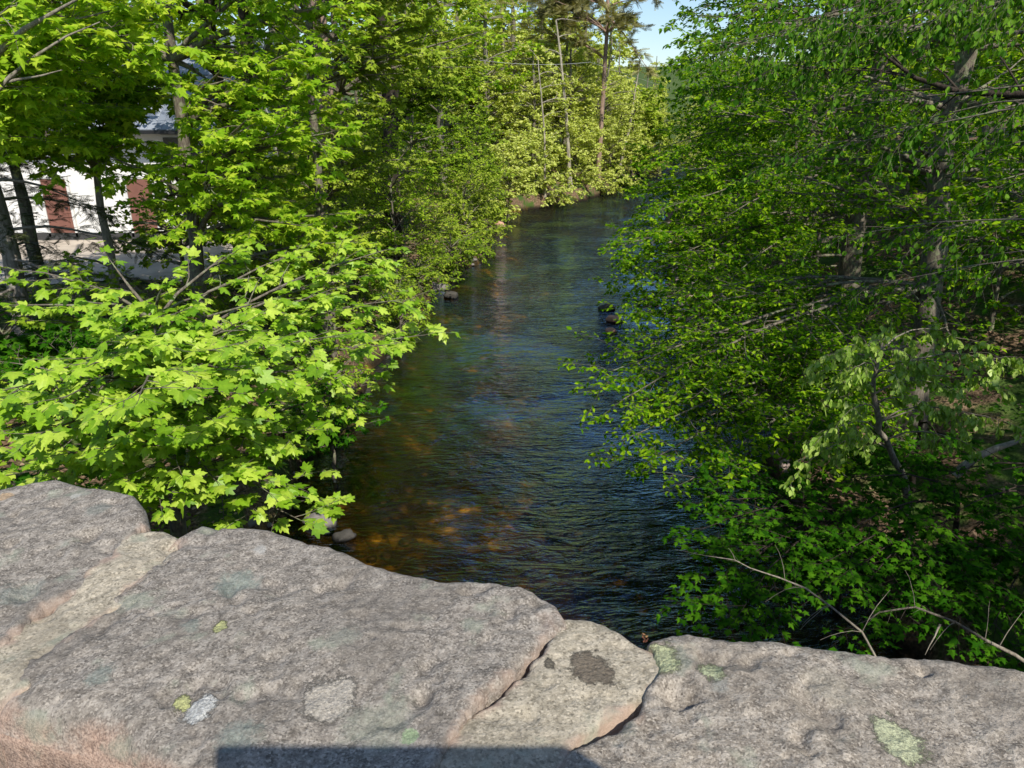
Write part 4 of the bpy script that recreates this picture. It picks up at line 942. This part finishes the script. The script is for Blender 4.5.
def coping(name, mat, JL, JR, F_, seed, drop=0.0, rough=1.0, label=None, nx=None, crown=.0, edge_dip=.005):
    # profile rows: front face up, arris, top, arris, back face down
    fr = np.linspace(-.20, -.02, 16); nr = 130
    bk = np.linspace(-.02, -.22, 10)
    rows = [('f', z) for z in fr] + [('t', t) for t in np.linspace(0, 1, nr)] + [('b', z) for z in bk]
    w = float(np.mean(JR(np.linspace(0, 1, 5)) - JL(np.linspace(0, 1, 5)))); nc = nx or max(24, int(w / .0032)); nc = min(nc, 320)
    sv = np.linspace(0, 1, nc); sv = np.clip(sv, 0, 1)
    V = np.zeros((len(rows), nc, 3)); E = np.zeros((len(rows), nc)); Fr = np.zeros((len(rows), nc))
    for i, (k, a) in enumerate(rows):
        t = a if k == 't' else (0. if k == 'f' else 1.)
        xl_, xr_ = float(JL(np.array(t))), float(JR(np.array(t)))
        x = xl_ + (xr_ - xl_) * sv
        n0, f0 = Nl(x), F_(x)
        y = n0 + (f0 - n0) * t
        dv = np.minimum(np.abs(y - n0), 9); db = np.abs(f0 - y)
        z = np.zeros_like(x)
        rf, rb = .034, .022
        z -= np.where(dv < rf, rf - np.sqrt(np.maximum(rf ** 2 - (rf - dv) ** 2, 0)), 0)
        z -= np.where(db < rb, rb - np.sqrt(np.maximum(rb ** 2 - (rb - db) ** 2, 0)), 0)
        if k == 'f': z = np.full_like(x, a - .014); 
        if k == 'b': z = np.full_like(x, a - .004)
        ds = np.minimum((x - xl_), (xr_ - x)); re = .010
        dip = np.where(ds < re, (1 - np.sqrt(np.maximum(1 - (1 - ds / re) ** 2, 0))), 0)
        z = z - edge_dip * dip + crown * np.sin(math.pi * t) * (1 if k == 't' else 0)
        V[i, :, 0] = x; V[i, :, 1] = y; V[i, :, 2] = z
        E[i] = np.clip(1 - ds / .035, 0, 1)
        Fr[i] = 1 if k == 'f' else np.clip(1 - (dv - .004) / .05, 0, 1) * .8
    Pn = V.copy(); Pn[..., 2] += seed * .37
    d = (.0050 * fbm(Pn * 8, 2, seed) + .0018 * fbm(Pn * 38, 3, seed + 3) + .0010 * fbm(Pn * 120, 2, seed + 5)) * rough
    chip = np.clip(fbm(Pn * 26, 3, seed + 9) - .45, 0, 1) * .010 * rough
    top = np.array([.25 + .75 * min(1, a / .10) if k == 't' else .25 for k, a in rows])[:, None]
    V[..., 2] += (d - chip) * top - drop
    side = (fbm(Pn * np.array([24, 24, 24]), 3, seed + 13) * .003)
    fm = np.array([1.0 if k != 't' else 0 for k, a in rows])[:, None]
    edge = np.array([0 if k != 't' else max(0, 1 - min(a, 1 - a) / .06) for k, a in rows])[:, None]
    V[..., 1] += side * np.maximum(fm, edge) * np.where(np.array([k == 'b' or (k == 't' and a > .5) for k, a in rows])[:, None], 1, -1)
    V[..., 2] += TOPZ
    nrw, ncw = V.shape[:2]; vs = V.reshape(-1, 3)
    f = grid_faces(nrw, ncw)
    # end caps: close the section
    caps = []
    base = len(vs); lows = V[:, [0, -1], :].copy(); lows[..., 2] = TOPZ - .24
    vs = np.concatenate([vs, lows[:, 0], lows[:, 1]])
    i = np.arange(nrw - 1)
    caps.append(np.stack([i * ncw, (i + 1) * ncw, base + i + 1, base + i], -1)); caps.append(np.stack([i * ncw + ncw - 1, base + nrw + i, base + nrw + i + 1, (i + 1) * ncw + ncw - 1], -1))
    z_ = np.zeros(2 * nrw)
    vs = vs - np.array([0, .75, 3.4])
    me = mesh_np(name, vs, np.concatenate([f] + caps), True, {'edge': np.concatenate([E.ravel(), z_]), 'front': np.concatenate([Fr.ravel(), z_])})
    return obj(name, me, mat, par, label)
G = .0015
sh = lambda J, d: (lambda t: J(t) + d)
coping('coping_stone', M['stone1'], Jc(-1.25), sh(J1, -G), far['s1'], 3, 0, 1.1, 'grey coping stone at the left end of the frame')
coping('mortar_joint', M['mortar'], sh(J1, -.014), sh(J2, .014), far['ma'], 5, .003, .9, 'wide sandy mortar joint between the left and middle stones', edge_dip=.002)
coping('coping_stone', M['stone2'], sh(J2, G), sh(J3, -G), far['s2'], 7, 0, 1.0, 'large middle coping stone with white and yellow lichen')
coping('mortar_joint', M['mortar'], sh(J3, -.012), sh(J4, .010), far['mb'], 9, .0055, .7, 'broad smooth mortar patch with a hollow painted as a dark spot', edge_dip=.002)
coping('coping_stone', M['stone3'], sh(J4, G), Jc(1.15), far['s3'], 11, 0, 1.35, 'rough coping stone on the right with pale green lichen')
coping('coping_stone', M['stone1'], Jc(1.155), Jc(2.2), Fl, 13, 0, 1.0, nx=160)
coping('coping_stone', M['stone2'], Jc(2.205), Jc(3.4), Fl, 15, 0, 1.0, nx=160)
coping('coping_stone', M['stone3'], Jc(-2.3), Jc(-1.255), Fl, 17, 0, 1.0, nx=160)
coping('coping_stone', M['stone2'], Jc(-3.5), Jc(-2.305), Fl, 19, 0, 1.0, nx=160)
# wall beneath the coping
def slab(x0, x1, inset, z0, z1, name, mat, parent, off):
    pts = [(x0, Nl(x0) + inset), (x1, Nl(x1) + inset), (x1, Fl(x1) - inset), (x0, Fl(x0) - inset)]
    v = [(x, float(y), z) for z in (z0, z1) for x, y in pts]; v = [(a - off[0], b - off[1], c - off[2]) for a, b, c in v]
    return MB().poly(v, [(0, 3, 2, 1), (4, 5, 6, 7), (0, 1, 5, 4), (1, 2, 6, 5), (2, 3, 7, 6), (3, 0, 4, 7)]).build(name, mat, parent)
slab(-7.5, 7.5, .035, 3.2, TOPZ - .235, 'wall_face', M['masonry'], par, (0, .75, 3.4))
slab(-7.5, -3.505, .0, TOPZ - .232, TOPZ, 'coping_stone', M['stone1'], par, (0, .75, 3.4)); slab(3.405, 7.5, .0, TOPZ - .232, TOPZ, 'coping_stone', M['stone1'], par, (0, .75, 3.4))
# bridge body with a single arch
br = thing('stone_bridge', 'stone arch bridge the parapet stands on', 'bridge', (0, -2, 0))
a_ = math.atan(slope); ca, sa = math.cos(a_), math.sin(a_)
def bp(u, v_, z): return (u * ca - v_ * sa, u * sa + v_ * ca + float(Fl(0)) - .03 + 2, z)
prof = [(-9, 3.18), (9, 3.18), (9, -1)] + [(3.6, -1)] + [(3.6 * math.cos(t), .2 + 2.3 * math.sin(t)) for t in np.linspace(0, math.pi, 17)] + [(-3.6, -1), (-9, -1)]
mb = MB(); k = len(prof)
fv = [bp(u, 0, z) for u, z in prof] + [bp(u, -4.6, z) for u, z in prof]
import mathutils
tess = mathutils.geometry.tessellate_polygon([[Vector((u, z, 0)) for u, z in prof]])
mb.poly(fv, [tuple(t) for t in tess] + [tuple(k + i for i in reversed(t)) for t in tess] + [(i, k + i, k + (i + 1) % k, (i + 1) % k) for i in range(k)])
mb.build('arch_barrel', M['masonry'], br)
rd = MB().poly([bp(-9, -.34, 3.40), bp(9, -.34, 3.40), bp(9, -4.3, 3.40), bp(-9, -4.3, 3.40), bp(-9, -.34, 3.184), bp(9, -.34, 3.184), bp(9, -4.3, 3.184), bp(-9, -4.3, 3.184)],
    [(3, 2, 1, 0), (4, 5, 6, 7), (0, 1, 5, 4), (2, 3, 7, 6), (1, 2, 6, 5), (3, 0, 4, 7)]).build('road', M['asphalt'])
rd.location = (0, -2, 0); tag(rd, 'asphalt road on the bridge', kind='structure')

# small reddish weed growing from the joint
w0 = on_plane(645, 630, TOPZ); s = Plant(141, shoots=0, leaf=.0035, lps=7, spacing=.003, flat=.2, twig_r=.0005)
for k in range(5):
    d = np.array([random.uniform(-.4, .4), random.uniform(-.3, .3), 1.0]); s.twig(np.array([w0[0], w0[1] - .004, TOPZ - .012]), d, random.uniform(.004, .010))
M['weed'] = leaf_mat('red_weed', (.12, .05, .03), (.25, .10, .06), (.35, .2, .08), .2)
wr_ = thing('weed', 'tiny reddish weed growing in the joint right of the mortar patch', 'weed', (w0[0], w0[1], TOPZ))
v, q = tubes(s.fine, 4); obj('stem', mesh_np('stem', v - np.array([w0[0], w0[1], TOPZ]), q, True), M['weed'], wr_)
obj('leaves', leaves_mesh('leaves', np.concatenate(s.lp) - np.array([w0[0], w0[1], TOPZ]), np.concatenate(s.ld), np.concatenate(s.ln), np.concatenate(s.ls), BEECH), M['weed'], wr_)

# ------------------------------------------------------------------ photographer holding the tablet (behind the view; only the shadow shows)
def skin_obj(name, chains, mat, parent, sub=2):
    verts = []; edges = []; rad = []
    idx = {}
    for ch in chains:
        prev = None
        for (p, r) in ch:
            key = tuple(round(float(c), 4) for c in p)
            if key not in idx: idx[key] = len(verts); verts.append(key); rad.append(r)
            if prev is not None and prev != idx[key]: edges.append((prev, idx[key]))
            prev = idx[key]
    me = bpy.data.meshes.new(name); me.from_pydata(verts, edges, []); o = obj(name, me, mat, parent)
    m = o.modifiers.new('skin', 'SKIN'); 
    for i, sv in enumerate(me.skin_vertices[0].data):
        sv.radius = (rad[i] if not isinstance(rad[i], tuple) else rad[i][0],) * 2 if not isinstance(rad[i], tuple) else rad[i]; sv.use_root = (i == 0)
    m.use_smooth_shade = True
    s_ = o.modifiers.new('sub', 'SUBSURF'); s_.levels = sub; s_.render_levels = sub
    return o
tab = thing('tablet', 'dark tablet held up above the parapet', 'tablet', (.096, -.016, 4.934))
tab.rotation_euler = (R(-PITCH), 0, 0)
mb = MB().box(-.129, -.0035, -.09, .15, .0035, .09); mb.build('case', M['dark'], tab, .006); MB().box(-.115, -.0052, -.08, .115, -.0037, .08).build('screen', M['glass'], tab)
pe = thing('person', 'person in a navy jumper holding up a tablet', 'person', (.12, -.52, 3.4))
def q3(x, y, z): return (x, y, z)
hx = 0.0; Zs = 1.0
shoulder = lambda s_: q3(.19 * s_, 0, 1.38)
body = [[(q3(0, 0, .95), .15), (q3(0, 0, 1.12), .13), (q3(0, .0, 1.3), .15), (q3(0, 0, 1.42), .09), (q3(0, .01, 1.5), .055)]]
for s_ in (-1, 1):
    hand = q3(.13 * s_ + (-.015 if s_ > 0 else -.02) + .0, .44, 1.585 if s_ > 0 else 1.40)
    body.append([(q3(0, 0, 1.3), .15), (shoulder(s_), .07), (q3(.27 * s_, .12, 1.16), .05), (q3(hand[0] * 1.25, .36, hand[2] - .05), .033)])
    body.append([(q3(0, 0, .95), .15), (q3(.1 * s_, 0, .88), .10)])
skin_obj('jumper', body, M['jumper'], pe)
legs = []
for s_ in (-1, 1): legs.append([(q3(0, 0, .93), .14), (q3(.1 * s_, 0, .85), .10), (q3(.11 * s_, .03, .48), .06), (q3(.12 * s_, 0, .10), .045)])
skin_obj('trousers', legs, M['jeans'], pe)
head = [[(q3(0, .01, 1.46), .05), (q3(0, .02, 1.53), .055), (q3(0, .03, 1.585), .085), (q3(0, .02, 1.655), .085), (q3(0, .01, 1.70), .05)], [(q3(0, .03, 1.585), .085), (q3(0, .115, 1.59), .014)]]
skin_obj('head', head, M['skin'], pe)
skin_obj('hair', [[(q3(0, -.02, 1.60), .085), (q3(0, 0, 1.69), .088), (q3(0, .0, 1.73), .05)]], M['hair'], pe)
for s_ in (-1, 1):
    skin_obj('shoe', [[(q3(.12 * s_, -.05, .045), .045), (q3(.12 * s_, .06, .045), .045), (q3(.13 * s_, .17, .035), .035)]], M['dark'], pe)
# hands grip the two ends of the tablet
for s_ in (-1, 1):
    ex = (.245 if s_ > 0 else -.035) - .12; hz = 1.567 if s_ > 0 else 1.42; ox = ex + (.02 if s_ > 0 else -.02)
    pal = [(q3(ex * 1.05 + .035 * s_, .40, hz - .08), .026), (q3(ox + .022 * s_, .455, hz - .03), .030), (q3(ox + .018 * s_, .49, hz), .028)]
    ch = [pal]
    for k in range(4):
        zz = hz + .035 - k * .021
        ch.append([pal[2], (q3(ox + .020 * s_, .515, zz), .0095), (q3(ox - .005 * s_, .535, zz + .006), .009), (q3(ox - (.035 if s_ > 0 else .012) * s_, .532, zz + .010), .0075)])
    ch.append([pal[1], (q3(ox + .012 * s_, .468, hz + .02), .011), (q3(ox - .012 * s_, .478, hz + .045), .009)])
    skin_obj('hand', ch, M['skin'], pe)

# ------------------------------------------------------------------ light
wd = bpy.data.worlds.new('World'); sc.world = wd; wd.use_nodes = True
nt = wd.node_tree; bg = nt.nodes['Background']; sky = nt.nodes.new('ShaderNodeTexSky'); sky.sky_type = 'NISHITA'; sky.sun_disc = False
sky.sun_elevation = R(SUN_EL); sky.sun_rotation = R(SUN_AZ); sky.air_density = 1.0; sky.dust_density = .5; sky.ozone_density = 3.0
nt.links.new(sky.outputs[0], bg.inputs[0]); bg.inputs[1].default_value = .15
sl = bpy.data.lights.new('sun', 'SUN'); so = bpy.data.objects.new('sun', sl); C.objects.link(so)
sl.energy = 5.0; sl.angle = R(.5); sl.color = (1, .94, .84)
so.rotation_euler = Vector(-SUN).to_track_quat('-Z', 'Y').to_euler(); so.location = Vector(SUN) * 50
sc.view_settings.view_transform = 'Standard'; sc.view_settings.look = 'None'; sc.view_settings.exposure = 0
sc.render.engine = 'CYCLES'; cy = sc.cycles
cy.use_denoising = True
try: cy.denoiser = 'OPENIMAGEDENOISE'; cy.denoising_input_passes = 'RGB_ALBEDO_NORMAL'
except Exception: pass
cy.max_bounces = 5; cy.diffuse_bounces = 2; cy.glossy_bounces = 3; cy.transmission_bounces = 4; cy.transparent_max_bounces = 8
cy.caustics_reflective = False; cy.caustics_refractive = False
print('leaves', TOTAL[0])
